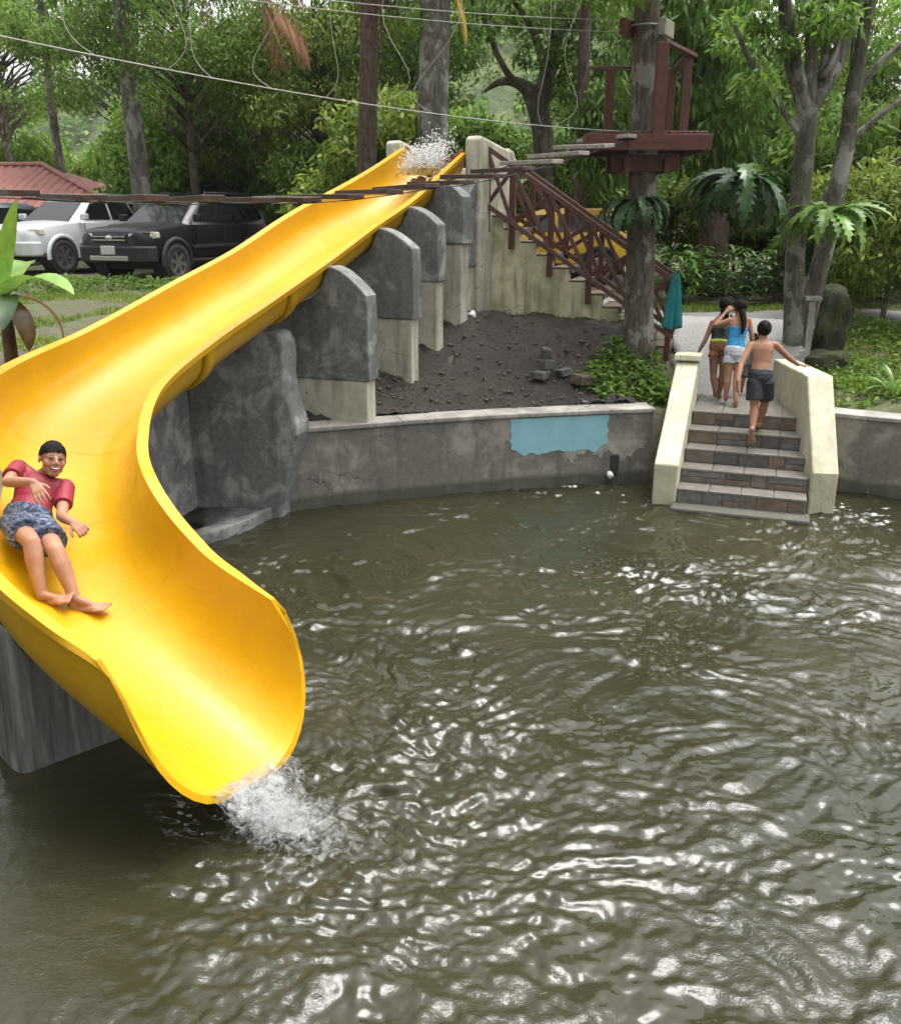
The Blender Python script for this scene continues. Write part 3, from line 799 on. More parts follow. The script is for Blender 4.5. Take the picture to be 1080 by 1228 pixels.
def leaf_arrays(C, L, W, rng, droop=.5, flat=.5):
    """C (n,3) leaf bases -> folded 4-corner leaves"""
    n = len(C)
    az = rng.uniform(0, 2*np.pi, n); pit = rng.normal(-droop, .45, n)
    d = np.stack([np.cos(az)*np.cos(pit), np.sin(az)*np.cos(pit), np.sin(pit)], 1)
    s = np.stack([-np.sin(az), np.cos(az), np.zeros(n)], 1)
    roll = rng.normal(0, flat, n)[:,None]
    nrm = np.cross(s, d)
    s = s*np.cos(roll) + nrm*np.sin(roll); nrm = np.cross(d, s)
    l = L*rng.uniform(.65, 1.3, n)[:,None]; w = W*rng.uniform(.7, 1.25, n)[:,None]
    v0 = C; v1 = C + d*l*.45 + s*w*.5 - nrm*w*.15; v2 = C + d*l - np.array([0,0,1.])*l*.12; v3 = C + d*l*.45 - s*w*.5 - nrm*w*.15
    V = np.stack([v0, v1, v2, v3], 1).reshape(-1, 3)
    F = np.arange(4*n).reshape(-1, 4)
    return V, F
def crown_points(rng, clusters, per, spread):
    out = []
    for c, r in clusters:
        n = int(per*r*r/(spread*spread))
        u = rng.normal(0, 1, (n,3)); u /= np.linalg.norm(u, axis=1)[:,None]
        rad = rng.uniform(.25, 1, n)**.5
        p = u*rad[:,None]*r; p[:,2] *= .62
        p[:,2] -= .18*(p[:,0]**2+p[:,1]**2)/r
        out.append(np.asarray(c) + p)
    return np.vstack(out)
def make_tree(seed, h, tr, zc, rx, rz, ncl, per, leafL, leafW, spread=1.0, droop=.5, lean=.4, bark_m=None, leaf_m=None, low=.5):
    rng = np.random.default_rng(seed)
    mb = MB()
    pts = []; n = 9; a = rng.uniform(0, 6.28)
    for i in range(n):
        t = i/(n-1); pts.append(Vector((lean*math.cos(a)*t*t + .15*math.sin(3*t+a), lean*math.sin(a)*t*t + .12*math.cos(4*t), -.4 + (h*.86+.4)*t)))
    rad = [tr*(1.45 if i == 0 else 1.0)*(1-.72*i/(n-1)) for i in range(n)]
    mb.tube(pts, rad, 10)
    cl = []
    top = pts[-1]
    for i in range(ncl):
        ph = rng.uniform(0, 2*np.pi); ct = rng.uniform(-low, 1); st = math.sqrt(max(0, 1-ct*ct)); q = rng.uniform(.55, 1.0)
        c = Vector((rx*q*st*math.cos(ph), rx*q*st*math.sin(ph), zc + rz*q*ct)) + Vector((top.x, top.y, 0))*.6
        r = spread*rng.uniform(.65, 1.3); cl.append((tuple(c), r))
        zs_ = max(h*.28, min(h*.84, c.z - .55*st*rx*q)); k = (zs_+.4)/(h*.86+.4)*(n-1); k0 = min(int(k), n-2)
        s = pts[k0].lerp(pts[k0+1], k-k0); r0 = tr*(1-.72*k/(n-1))*.42
        m1 = s.lerp(c, .35) + Vector((rng.normal(0,.2), rng.normal(0,.2), .35)); m2 = s.lerp(c, .7) + Vector((rng.normal(0,.25), rng.normal(0,.25), .35))
        mb.tube([s, m1, m2, c], [r0, r0*.7, r0*.42, r0*.12], 6)
    P = crown_points(rng, cl, per, spread)
    V, F = leaf_arrays(P, leafL, leafW, rng, droop)
    tm = mb.mesh('trunk', bark_m or BARK, True)
    cm = np_mesh('crown', V, F, leaf_m or LEAF_M, False)
    return tm, cm
def put_tree(meshes, x, y, label, group=None, s=1.0, rz=0.0, leaf=None, name='tree', z=None, cat='tree'):
    t = thing(name, label, cat, (x, y, gz(x, y) if z is None else z), rz, group)
    t.scale = (s, s, s)
    a = link('trunk', meshes[0], t); b = link('crown', meshes[1], t)
    if leaf is not None:
        b.material_slots[0].link = 'OBJECT'; b.material_slots[0].material = leaf
    return t
TV = [make_tree(11, 13.5, .24, 8.6, 4.2, 4.2, 64, 200, .24, .10, 1.15, .5, .6, BARK, LEAF_M, .7),
      make_tree(12, 15.0, .28, 9.8, 4.6, 4.8, 66, 200, .25, .105, 1.2, .5, .8, BARK, LEAF_D, .75),
      make_tree(13, 11.5, .20, 7.2, 3.9, 4.2, 60, 200, .23, .09, 1.1, .8, .5, BARK, LEAF_Y, .8),
      make_tree(14, 16.5, .30, 11.0, 5.0, 4.8, 62, 200, .26, .11, 1.25, .4, 1.0, BARK_W, LEAF_M, .7)]
SH_ = []                      # understorey bushes and saplings
for sd_ in (21, 22, 23):
    SH_.append(make_tree(sd_, 4.2, .07, 2.1, 1.9, 1.7, 30, 300, .22, .085, .75, .55, .3, BARK, LEAF_M, 1.0))
G1 = 'forest trees behind the car park'; G2 = 'forest trees far back'; G3 = 'bushes along the edge of the forest'
rg = random.Random(5)
front = [(-110,44,1),(30,44,0),(165,33,1),(235,26,0),(320,27.5,2),(395,26,2),(470,29,0),(492,27,1),(745,29,1),(800,29,0),(905,27,3),(1010,29,2),(1110,26,0)]
flab = ['tall dark forest tree beyond the far end of the red-roofed house','leafy forest tree rising straight behind the red roof','dark forest tree between the red roof and the trunk behind the black car',
 'leafy forest tree behind the rear half of the black car','yellow-green forest tree between the black car and the ringed palm','yellow-green forest tree right beside the ringed palm trunk',
 'leafy forest tree between the ringed palm and the thick mossy trunk','dark forest tree directly behind the launch tower','dark forest tree directly behind the tree platform',
 'leafy forest tree between the platform tree and the hanging-leaf tree','pale-trunked forest tree behind the large dark fern rosette','yellow-green forest tree behind the leaning white-barked tree','leafy forest tree beyond the bright yellow-green shrub']
for i_, (px, Y, v) in enumerate(front):
    fs_ = .95 if Y > 40 else .52 + .16*rg.random() if v != 2 else .66
    q = PY(px, 300, Y); leaf = None
    put_tree(TV[v], q.x, Y, flab[i_], G1, fs_, rg.uniform(0,6.28), [LEAF_M, LEAF_D, LEAF_Y, LEAF_M][v], 'forest_tree')
back = [(30,38,3),(270,39,1),(430,40,0),(860,40,1),(1130,38,3)]
for px, Y, v in back:
    q = PY(px, 300, Y)
    put_tree(TV[v], q.x, Y, 'forest tree half hidden behind the front row of the forest', G2, rg.uniform(.58,.7), rg.uniform(0,6.28), [LEAF_M, LEAF_D, LEAF_Y, LEAF_M][v], 'forest_tree')
for px, Y, v in [(-60,40,0),(35,42,1),(150,41,2),(195,29,1),(245,30,0),(300,29,2),(350,28,1),(400,24.5,0),(455,23,2),(500,24,1),(548,24,0),(640,24,2),(660,24,1),(705,25,0),(830,26,1),(880,24,2),(940,25,0),(1000,23,1),(1050,24,2),(1100,22,0)]:
    q = PY(px, 300, Y); hgt = rg.uniform(.8,1.3) if abs(px-620) > 45 else .55
    put_tree(SH_[v], q.x, Y, {0:'dark green leafy bush at the edge of the forest',1:'mid green leafy bush at the edge of the forest',2:'yellow-green leafy bush at the edge of the forest'}[v], G3, hgt, rg.uniform(0,6.28), (LEAF_D, LEAF_M, LEAF_Y)[v], 'forest_bush', cat='bush')
# unseen forest trees, added beside and behind the viewpoint to cut the sky light
for x, y, v, s in [(-13,16,0,.8),(-14,9,1,.85),(-13.5,2,3,.9),(-15,-5,1,1.1),(-9,-14,3,1.1),(-1,-17,1,1.15),(8,-15,0,1.1),(16,-8,3,1.0),(20.5,1,1,.8),(19.5,10,3,.6),(-19,21,3,1.0),(19,23,2,.75)]:
    put_tree(TV[v], x, y, 'unseen forest tree at the rim of the clearing, added to cut the sky light', 'unseen trees added round the clearing', s, rg.uniform(0,6.28), [LEAF_M, LEAF_D, LEAF_Y, LEAF_M][v], 'forest_tree')

# ------------------------------------------------------------------ far hill with wooded slope, seen in the gap between the trees
def hill_z(x, y):
    return 46*np.exp(-(((x-14)/75)**2 + ((y-250)/70)**2)) + 30*np.exp(-(((x+90)/80)**2 + ((y-270)/60)**2)) + 30*np.exp(-(((x-130)/80)**2 + ((y-280)/60)**2)) + 2.5*fbm(x*.05, y*.05, 4, 3) + 1.2*fbm(x*.3, y*.3, 2, 8) + 1.5
def hill_mat():
    m, nt, bs = base_mat('wooded_hill'); v = pos(nt)
    n = noise(nt, v, .05, 5, .6); n2 = noise(nt, v, .5, 6, .7)
    c = ramp(nt, n2, [(.35, (.02,.04,.012)), (.65, (.07,.11,.03))]); c = mix(nt, ramp(nt, n, [(.45,0),(.6,1)]), c, (.13,.16,.05))
    nt.links.new(c, bs.inputs['Base Color']); bs.inputs['Roughness'].default_value = 1; bump(nt, bs, n2, 1, 1.5); return m
kind(grid_sheet('hill', np.arange(-260,280,3.0), np.arange(110,380,3.0), hill_z, hill_mat()), 'structure')
rng = np.random.default_rng(77)
N_ = 60000
fx = rng.uniform(-110, 120, N_); fy = rng.uniform(120, 262, N_); cl_ = fbm(fx*.08, fy*.08, 3, 61)
kp = cl_ > -.25; fx, fy = fx[kp], fy[kp]
C_ = np.stack([fx, fy, hill_z(fx, fy) + rng.uniform(0, 3.2, len(fx))], 1)
V, F = leaf_arrays(C_, 1.5, 1.1, rng, .3, .6)
kind(link('hillside_wood', np_mesh('hillside_wood', V, F, LEAF_M)), 'stuff')['label'] = 'far wooded slope seen through the gap in the trees'
bpy.data.objects['hillside_wood']['category'] = 'wood'

# ------------------------------------------------------------------ palm and individual trees close behind the slide
def ringed_trunk(base, top, r, n=46, bulge=.012):
    mb = MB(); pts, rad = [], []
    for i in range(n*3+1):
        t = i/(n*3); pts.append(base.lerp(top, t) + Vector((.10*math.sin(2.2*t), 0, 0))); rad.append(r*(1-.25*t) + (bulge if i % 3 == 0 else 0))
    mb.tube(pts, rad, 14); return mb
def frond_leaflets(mb, base, az, elev, L, droop, n=26, ll=.55, lw=.035, hang=.9):
    p = Vector(base); e = elev; step = L/n; side = Vector((-math.sin(az), math.cos(az), 0)); pts = [p.copy()]
    for i in range(n):
        d = Vector((math.cos(az)*math.cos(e), math.sin(az)*math.cos(e), math.sin(e))); p = p + d*step; e -= droop/n; pts.append(p.copy())
        t = (i+1)/n; l = ll*math.sin(math.pi*min(.97, .12+.88*t))**.7
        for s in (-1, 1):
            dd = (side*s*(1-hang*.75) + d*.35 + Vector((0,0,-hang))).normalized()
            a = p; b = p + dd*l*.5 + Vector((0,0,-.02)); c = p + dd*l + Vector((0,0,-.08))
            mb.add([a, b + d*lw, c, b - d*lw], [(0,1,2,3)])
    mb.tube(pts, [.018*(1-.7*i/n) for i in range(n+1)], 5)
q = PY(430, 205, 19.5); base = Vector((q.x, 19.5, gz(q.x, 19.5)-.1)); top = Vector((q.x+.25, 19.5, 8.8))
pt = thing('palm_tree', 'palm with a dark ringed trunk behind the top half of the slide', 'tree', base, world=True)
ringed_trunk(base, top, .21).build('trunk', BARK_PALM, pt, smooth=True)
for i in range(9):
    mb = MB(); frond_leaflets(mb, top, i*2*math.pi/9+.3, .9 - .12*(i % 3), 2.6, 2.2); mb.build('frond', LEAF_M, pt, fix=False)
mb = MB()
for k in range(14):
    a = rg.uniform(0, 6.28); mb.tube([top+Vector((.14*math.cos(a), .14*math.sin(a), -.1)), top+Vector((.26*math.cos(a), .26*math.sin(a), -.9)), top+Vector((.24*math.cos(a)+.05, .24*math.sin(a), -rg.uniform(1.6,2.8)))], [.02,.03,.006], 5)
mb.build('dry_sheath', LEAF_DRY, pt)
q = PY(300, -60, 17.5); top2 = Vector((q.x, 17.5, 8.0))
pb = Vector((q.x-.3, 17.8, gz(q.x-.3, 17.8)-.1))
# a second palm stands left of it: only its hanging dead fronds come down into view
def dead_fronds(label, px, Y, ztop, parts):
    q = PY(px, 60, Y); t = thing('dry_palm_frond', label, 'palm frond', (q.x, Y, ztop), world=True)
    for dx, L, a in parts:
        mb = MB(); frond_leaflets(mb, (q.x+dx, Y, ztop), a, -.2, L, 1.25, 22, .75, .02, .97); mb.build('frond_blade', LEAF_DRY, t, fix=False)
    return t
dead_fronds('dry reddish-brown palm fronds hanging high up beside the palm, the larger bunch', 278, 17.5, 8.2, [(-.1,1.9,1.0),(.05,2.0,2.2),(.2,1.7,.4)])
dead_fronds('dry reddish-brown palm frond hanging lower, close to the cable', 318, 17.0, 6.9, [(0,1.2,1.4),(.08,1.1,.6)])
q = PY(545, -15, 17.0)
t = thing('yellow_palm_frond', 'single yellow drooping palm frond tip hanging in front of the mossy trunk', 'palm frond', q, world=True)
mb = MB(); frond_leaflets(mb, q, .3, -1.0, .75, .6, 14, .42, .03, .95); mb.build('frond_blade', LEAF_GOLD, t, fix=False)

def stem(mb, pts, rad, n=10):
    P = [Vector(p) for p in pts]; out, rr = [], []
    for i in range(len(P)-1):
        a, b, c, d = P[max(i-1,0)], P[i], P[i+1], P[min(i+2, len(P)-1)]
        for k in range(5):
            u = k/5; out.append(.5*((2*b)+(-a+c)*u+(2*a-5*b+4*c-d)*u*u+(-a+3*b-3*c+d)*u**3)); rr.append(rad[i]*(1-u)+rad[i+1]*u)
    out.append(P[-1]); rr.append(rad[-1]); mb.tube(out, rr, n)
def crown_at(cl, per, L, W, seed, droop, mat, parent, spread=.6):
    r_ = np.random.default_rng(seed); P = crown_points(r_, [(tuple(c), r) for c, r in cl], per, spread)
    V, F = leaf_arrays(P, L, W, r_, droop); return link('crown', np_mesh('crown', V, F, mat), parent)
# mossy pale trunk straight behind the top of the slide
t = thing('mossy_tree', 'thick mossy white-blotched trunk rising right behind the launch tower', 'tree', PY(520, 175, 18.5), world=True)
mb = MB(); b = PY(519, 230, 18.5); gzb = gz(b.x, 18.5)
stem(mb, [(b.x, 18.5, gzb-.2), (b.x, 18.5, 4), (b.x+.03, 18.5, 6), (b.x+.12, 18.5, 8.5), (b.x+.2, 18.5, 11)], [.36,.31,.29,.26,.2], 14)
mb.build('trunk', BARK_W, t, smooth=True)
crown_at([((b.x+rg.uniform(-2.2,2.2), 18.5+rg.uniform(-1,2), rg.uniform(8.4,11.5)), rg.uniform(.6,1.0)) for _ in range(22)] + [((b.x+.2, 18.3, 7.6), .4), ((b.x-.2, 18.4, 6.9), .3)], 200, .2, .09, 5, .5, LEAF_M, t)
# dark tree with the limb that arches over the view of the hill
t = thing('arching_tree', 'dark tree with a limb arching over the view of the far hill', 'tree', PY(650, 250, 23), world=True)
mb = MB(); b = PY(655, 260, 23)
stem(mb, [(b.x, 23, gz(b.x,23)-.2), PY(652,180,23), PY(640,120,23), PY(622,100,23), PY(600,98,23), PY(580,110,23)], [.3,.26,.22,.13,.09,.03])
stem(mb, [PY(645,140,23), PY(655,90,23), PY(668,40,23), PY(680,-40,23)], [.22,.19,.15,.1]); stem(mb, [PY(655,90,23), PY(640,40,23), PY(615,0,23)], [.12,.09,.05])
stem(mb, [PY(640,118,23), PY(610,90,22.6), PY(590,50,22.5), PY(580,10,22.5)], [.11,.08,.06,.03])
mb.build('trunk', BARK, t, smooth=True)
crown_at([(PY(px, py, 23+rg.uniform(-1,1)), rg.uniform(.45,.8)) for px, py in [(575,25),(600,10),(640,20),(665,10),(690,30),(640,60),(675,60),(700,70),(690,100),(665,95),(705,130),(610,-20),(650,-30),(690,-20),(560,-20),(720,20),(700,10)]], 170, .2, .085, 6, .5, LEAF_D, t, .55)
# glossy hanging-leaf tree behind the tree platform
t = thing('hanging_leaf_tree', 'bright glossy tree with hanging leaf clusters beside the tree platform', 'tree', PY(855, 330, 22), world=True)
mb = MB(); b = PY(856, 330, 22); stem(mb, [(b.x,22,gz(b.x,22)-.3), PY(855,240,22), PY(850,120,22), PY(845,20,22), PY(842,-60,22)], [.42,.33,.26,.2,.12], 12)
for px, py in ((800,60),(900,60),(790,150),(890,130)): stem(mb, [PY(849,110,22), PY((849+px)/2,(70+py)/2,22), PY(px,py,22)], [.12,.08,.03], 6)
mb.build('trunk', BARK_R, t, smooth=True)
crown_at([(PY(px, py, 21+rg.uniform(-1.2,1.2)), rg.uniform(.5,.75)) for px, py in [(815,60),(835,30),(860,10),(880,40),(845,75),(870,90),(820,110),(895,85),(850,125),(875,150),(830,150),(805,20),(900,120),(850,180),(890,170),(720,130),(735,160),(745,110),(715,175),(820,-10),(880,-10),(725,190),(740,70)]], 230, .30, .085, 7, 1.05, LEAF_B, t, .6)
# pale forked trees to the right of the steps
t = thing('forked_tree', 'pale blotched tree with many upright limbs, its foot behind the right parapet', 'tree', PY(948, 418, 14.6), world=True)
Yt = 14.6; mb = MB()
stem(mb, [PY(948,445,Yt), PY(951,400,Yt), PY(952,330,Yt), PY(955,280,Yt), PY(962,200,Yt), PY(968,130,Yt)], [.20,.165,.15,.145,.155,.145], 14)
for pts, r0 in [([(968,140),(955,80),(945,20),(938,-60)],.10),([(970,130),(972,60),(966,-10),(962,-70)],.10),([(968,150),(985,95),(990,40),(985,-50)],.09),([(970,135),(1000,85),(1020,30),(1045,-40)],.11),([(964,170),(930,120),(900,75),(880,30)],.055),([(985,95),(1005,50),(1000,-20)],.05),([(966,160),(940,60),(935,-30)],.05)]:
    stem(mb, [PY(a, b_, Yt+.15*i*(1 if a > 960 else -.5)) for i, (a, b_) in enumerate(pts)], [r0, r0*.85, r0*.7, r0*.5][:len(pts)], 9)
mb.build('trunk', BARK_W, t, smooth=True)
crown_at([(PY(px, py, Yt+rg.uniform(-1,1.5)), rg.uniform(.22,.4)) for px, py in [(900,60),(880,25),(915,20),(1000,20),(930,-20),(1010,-25),(990,70),(905,100),(935,50),(890,-20),(960,-40),(1050,-30),(945,20),(975,10),(990,-10),(1020,0),(870,50),(925,80),(1000,45),(960,60),(985,25)]], 130, .17, .065, 8, .5, LEAF_M, t, .35)
t = thing('leaning_tree', 'slender white-barked tree leaning right out of the forked tree\'s foot', 'tree', PY(962, 400, 14.9), world=True)
mb = MB(); Yt = 15.0
stem(mb, [PY(955,425,Yt-.2), PY(966,380,Yt), PY(985,310,Yt), PY(1002,235,Yt), PY(1016,160,Yt), PY(1024,100,Yt), PY(1035,40,Yt), PY(1050,-40,Yt)], [.20,.17,.15,.145,.13,.12,.10,.08], 12)
for pts, r0 in [([(1012,175),(1040,150),(1080,120),(1130,95)],.06),([(1020,120),(1050,80),(1085,50),(1130,20)],.07),([(1008,205),(985,240),(975,270)],.03),([(1022,110),(1022,40),(1015,-40)],.05)]:
    stem(mb, [PY(a, b_, Yt) for a, b_ in pts], [r0, r0*.8, r0*.6, r0*.4][:len(pts)], 8)
mb.build('trunk', BARK_W, t, smooth=True)
crown_at([(PY(px, py, Yt+rg.uniform(-.6,1.5)), rg.uniform(.2,.36)) for px, py in [(1060,20),(1040,-20),(1075,60),(1080,10),(1030,50),(1100,-20)]], 90, .15, .055, 9, .5, LEAF_M, t, .35)
# yellow-green shrub at the right
t = put_tree(SH_[1], PY(1075,300,17).x, 17.0, 'bright yellow-green leafy shrub beside the leaning tree', None, .82, 1.0, LEAF_Y, 'shrub', cat='shrub')
t = put_tree(SH_[0], PY(1010,300,20).x, 20.0, 'dark bush behind the foot of the leaning tree', None, .7, 2.0, LEAF_D, 'shrub', cat='shrub')
for px, Y, w, lab in [(1066, 21, .2, 'straight red-brown trunk standing right of the mossy boulder'), (84, 34, .16, 'slim pale trunk rising behind the red roof'), (175, 25, .26, 'mossy trunk behind the black car'), (690,21,.14,'thin dark trunk behind the tower stairs')]:
    b = PY(px, 300, Y); t = thing('slim_tree', lab, 'tree', (b.x, Y, gz(b.x, Y)), world=True)
    mb = MB(); g_ = gz(b.x, Y); stem(mb, [(b.x,Y,g_-.3),(b.x+.05,Y,g_+2),(b.x,Y,g_+5),(b.x+.1,Y,g_+9)], [w*1.1,w,w*.85,w*.6], 12); mb.build('trunk', BARK_R if px > 600 else BARK_W, t, smooth=True)
    crown_at([((b.x+rg.uniform(-1.6,1.6), Y+rg.uniform(-1,1), g_+rg.uniform(6.5,10)), rg.uniform(.5,.9)) for _ in range(14)], 150, .2, .085, px, .5, LEAF_M, t, .6)

# ------------------------------------------------------------------ plants with long blades
def blade(mb, base, az, elev, L, W, droop, n=10, lobes=False, fold=.25, twist=0.0):
    p = Vector(base); e = elev; st = L/n; side = Vector((-math.sin(az), math.cos(az), 0)); V = []
    for i in range(n+1):
        t = i/n; w = W*.5*(math.sin(math.pi*min(1, .06+.94*t))**.75 if t < 1 else 0)*(1 if not lobes else (1.0 if i % 2 else .52))
        d = Vector((math.cos(az)*math.cos(e), math.sin(az)*math.cos(e), math.sin(e))); up = Vector((-math.cos(az)*math.sin(e), -math.sin(az)*math.sin(e), math.cos(e)))
        sd = side*math.cos(twist) + up*math.sin(twist); upp = up*math.cos(twist) - side*math.sin(twist)
        sh = d*(w*.5 if lobes and i % 2 else 0)
        V += [p - sd*w + upp*w*fold - sh*0 + sh, p, p + sd*w + upp*w*fold + sh]
        p = p + d*st; e -= droop/n
    F = []
    for i in range(n):
        a = i*3; F += [(a, a+1, a+4, a+3), (a+1, a+2, a+5, a+4)]
    mb.add(V, F)
def leafy_mat(name, a, b):
    m, nt, bs = base_mat(name); n = noise(nt, pos(nt), 7, 5, .6); oi = nt.nodes.new('ShaderNodeObjectInfo')
    c = ramp(nt, n, [(.3, a), (.7, b)]); h_ = nt.nodes.new('ShaderNodeHueSaturation'); nt.links.new(c, h_.inputs['Color'])
    mr = nt.nodes.new('ShaderNodeMapRange'); mr.inputs[3].default_value = .65; mr.inputs[4].default_value = 1.35; nt.links.new(oi.outputs['Random'], mr.inputs[0]); nt.links.new(mr.outputs[0], h_.inputs['Value'])
    nt.links.new(h_.outputs[0], bs.inputs['Base Color']); bs.inputs['Roughness'].default_value = .35
    tr = nt.nodes.new('ShaderNodeBsdfTranslucent'); nt.links.new(h_.outputs[0], tr.inputs['Color']); mx = nt.nodes.new('ShaderNodeMixShader'); mx.inputs[0].default_value = .28
    nt.links.new(bs.outputs[0], mx.inputs[1]); nt.links.new(tr.outputs[0], mx.inputs[2]); nt.links.new(mx.outputs[0], nt.nodes['Material Output'].inputs['Surface'])
    return m
M_FERN = leafy_mat('fern_green', (.022,.055,.018), (.06,.12,.035)); M_GING = leafy_mat('ginger_green', (.08,.17,.025), (.20,.34,.06)); M_BAN = leafy_mat('banana_green', (.10,.20,.03), (.22,.36,.06)); M_BANB = leafy_mat('brown_banana', (.10,.05,.02), (.26,.15,.05))
def rosette(name, label, cat, c, nfr, L, W, elev, droop, mat, lobes=True, group=None, seed=1, part='frond'):
    r_ = random.Random(seed); t = thing(name, label, cat, c, world=True, group=group)
    for i in range(nfr):
        mb = MB(); az = i*2.399 + r_.uniform(-.2,.2); blade(mb, Vector(c)+Vector((math.cos(az)*.04, math.sin(az)*.04, 0)), az, elev+r_.uniform(-.45,.35), L*r_.uniform(.75,1.15), W*r_.uniform(.8,1.15), droop*r_.uniform(.75,1.25), 18 if lobes else 10, lobes, .2, r_.uniform(-.25,.25))
        mb.build(part, mat, t, fix=False, smooth=not lobes)
    return t
rosette('tree_fern', 'dark drooping fern rosette growing round the platform tree below the deck', 'fern', PY(764,245,13.2), 44, .62, .17, .55, 2.6, M_FERN, True, None, 3)
rosette('tree_fern', 'large dark fern rosette hanging left of the forked tree', 'fern', PY(888,222,13.8), 52, 1.12, .27, .65, 2.7, M_FERN, True, None, 4)
rosette('tree_fern', 'lighter green fern rosette on the forked tree above the mossy boulder', 'fern', PY(992,258,14.2), 32, .92, .26, .45, 1.9, M_GING, True, None, 5)
rosette('strap_plant', 'bright strap-leaved plant at the pool wall right of the parapet', 'plant', PY(1072,478,12.6), 26, .62, .05, 1.15, 1.5, M_GING, False, None, 6, 'blade')
GG = 'ginger plants beyond the road'
for i in range(34):
    px = 800+rg.uniform(0,150) if i < 22 else rg.uniform(960,1090); Y = rg.uniform(19.2,21.5); q = PY(px, 360, Y); z = gz(q.x, Y)
    r_ = random.Random(i); t = thing('ginger_plant', 'long-leaved ginger plant in the green bank beyond the road', 'plant', (q.x, Y, z), group=GG)
    mb = MB()
    for s in range(6):
        bx, by = r_.uniform(-.25,.25), r_.uniform(-.25,.25); hh = r_.uniform(.5,1.15); la = r_.uniform(0,6.28); tip = Vector((bx+.25*math.cos(la), by+.25*math.sin(la), hh))
        for k in range(7):
            tt = .25+.75*k/6; p_ = Vector((bx,by,0)).lerp(tip, tt); blade(mb, p_, la+(k % 2)*math.pi+r_.uniform(-.5,.5), .7, r_.uniform(.3,.48), .085, 1.4, 6)
    mb.build('leaves', M_GING if i % 3 else M_FERN, t, fix=False)
# low leafy ground cover at the foot of the platform tree and beside the path
def ground_cover(name, label, spots, n, L, W, mat, seed, hmax=.3):
    r_ = np.random.default_rng(seed); P = []
    for x, y, rad in spots:
        k = int(n*rad*rad); a = r_.uniform(0,6.28,k); rr = rad*np.sqrt(r_.uniform(0,1,k)); X = x+rr*np.cos(a); Y = y+rr*np.sin(a)
        P.append(np.stack([X, Y, ground_z(X,Y)+r_.uniform(.02,1,k)*hmax*(1-(rr/rad)**2*.7)], 1))
    P = np.vstack(P); V, F = leaf_arrays(P, L, W, r_, .15, .5)
    o = kind(link(name, np_mesh(name, V, F, mat)), 'stuff'); o['label'] = label; o['category'] = 'plants'; return o
q = PZ(765,440,1.45)
ground_cover('ground_cover', 'low leafy plants round the foot of the platform tree', [(q.x-.1,12.9,.55),(q.x+.35,12.75,.45),(q.x-.45,12.75,.35),(q.x+.1,13.3,.6)], 2600, .11, .06, LEAF_M, 31, .34)
ground_cover('ground_cover', 'low green plants on the slope right of the parapet', [(5.9,12.8,.7),(6.8,13.5,1.1),(7.4,12.4,1.0),(6.2,14.2,.7),(8.5,15,1.5),(7.2,16,1.0)], 700, .12, .06, LEAF_M, 32, .22)
ground_cover('leaf_litter', 'dark leaves and weeds along the edge of the car park', [(-5.5,19.5,1.2),(-7,19.6,1.2),(-8.8,19.7,1.3),(-4.2,19.4,1.0)], 420, .13, .07, LEAF_D, 33, .25)
def grass(name, label, spots, n, L, mat, seed):
    r_ = np.random.default_rng(seed); B = []
    for x0, x1, y0, y1 in spots:
        k = int(n*(x1-x0)*(y1-y0)); X = r_.uniform(x0,x1,k); Y = r_.uniform(y0,y1,k); kp = (fbm(X*.8, Y*.8, 3, seed) > -.15) & (pool_d(X, Y) > .6); B.append(np.stack([X[kp],Y[kp],ground_z(X[kp],Y[kp])],1))
    B = np.vstack(B); k = len(B); a = r_.uniform(0,6.28,k); l = L*r_.uniform(.5,1.3,k); w = .008
    d = np.stack([np.cos(a)*.5, np.sin(a)*.5, np.ones(k)],1)*l[:,None]; s = np.stack([-np.sin(a),np.cos(a),0*a],1)*w
    V = np.stack([B-s, B+s, B+d*.6+s*.7, B+d+np.stack([np.cos(a),np.sin(a),0*a],1)*(l*.3)[:,None]],1).reshape(-1,3)
    o = kind(link(name, np_mesh(name, V, np.arange(4*k).reshape(-1,4), mat)), 'stuff'); o['label'] = label; o['category'] = 'grass'; return o
grass('grass', 'patchy thin grass on the lawn by the parked cars', [(-8.5,-2.6,10.5,19.5)], 520, .06, LEAF_Y, 41)
grass('grass', 'short grass on the verge beyond the steps and along the road', [(4.8,12,11.6,16.0),(2.5,14,18.2,19.6),(3,14,15.2,16.2)], 500, .09, LEAF_Y, 42)
# pebbles and clods on the mud
r_ = np.random.default_rng(9); k = 1700; X = r_.uniform(-1.8,2.6,k); Y = r_.uniform(11,14.6,k); kp = (pool_d(X,Y) > .42) & (Y < 14.5-.25*X); X, Y = X[kp], Y[kp]; k = len(X)
C_ = np.stack([X,Y,mud_z(X,Y)],1); R_ = (.012+.035*r_.uniform(0,1,k)**3)[:,None]
oc = np.array([(1,0,0),(0,1,0),(-1,0,0),(0,-1,0),(0,0,.7),(0,0,-.7)],float)
V = (C_[:,None,:] + oc[None]*R_[:,None,:]*r_.uniform(.6,1.4,(k,6,1))).reshape(-1,3)
of = np.array([(0,1,4),(1,2,4),(2,3,4),(3,0,4),(1,0,5),(2,1,5),(3,2,5),(0,3,5)]); F = (of[None]+np.arange(k)[:,None,None]*6).reshape(-1,3)
o = kind(link('pebbles', np_mesh('pebbles', V, F, simple('pebble_grey', (.07,.058,.047), .6, .6, 5, .3))), 'stuff'); o['label'] = 'small stones and clods strewn over the dark mud bank'; o['category'] = 'pebbles'

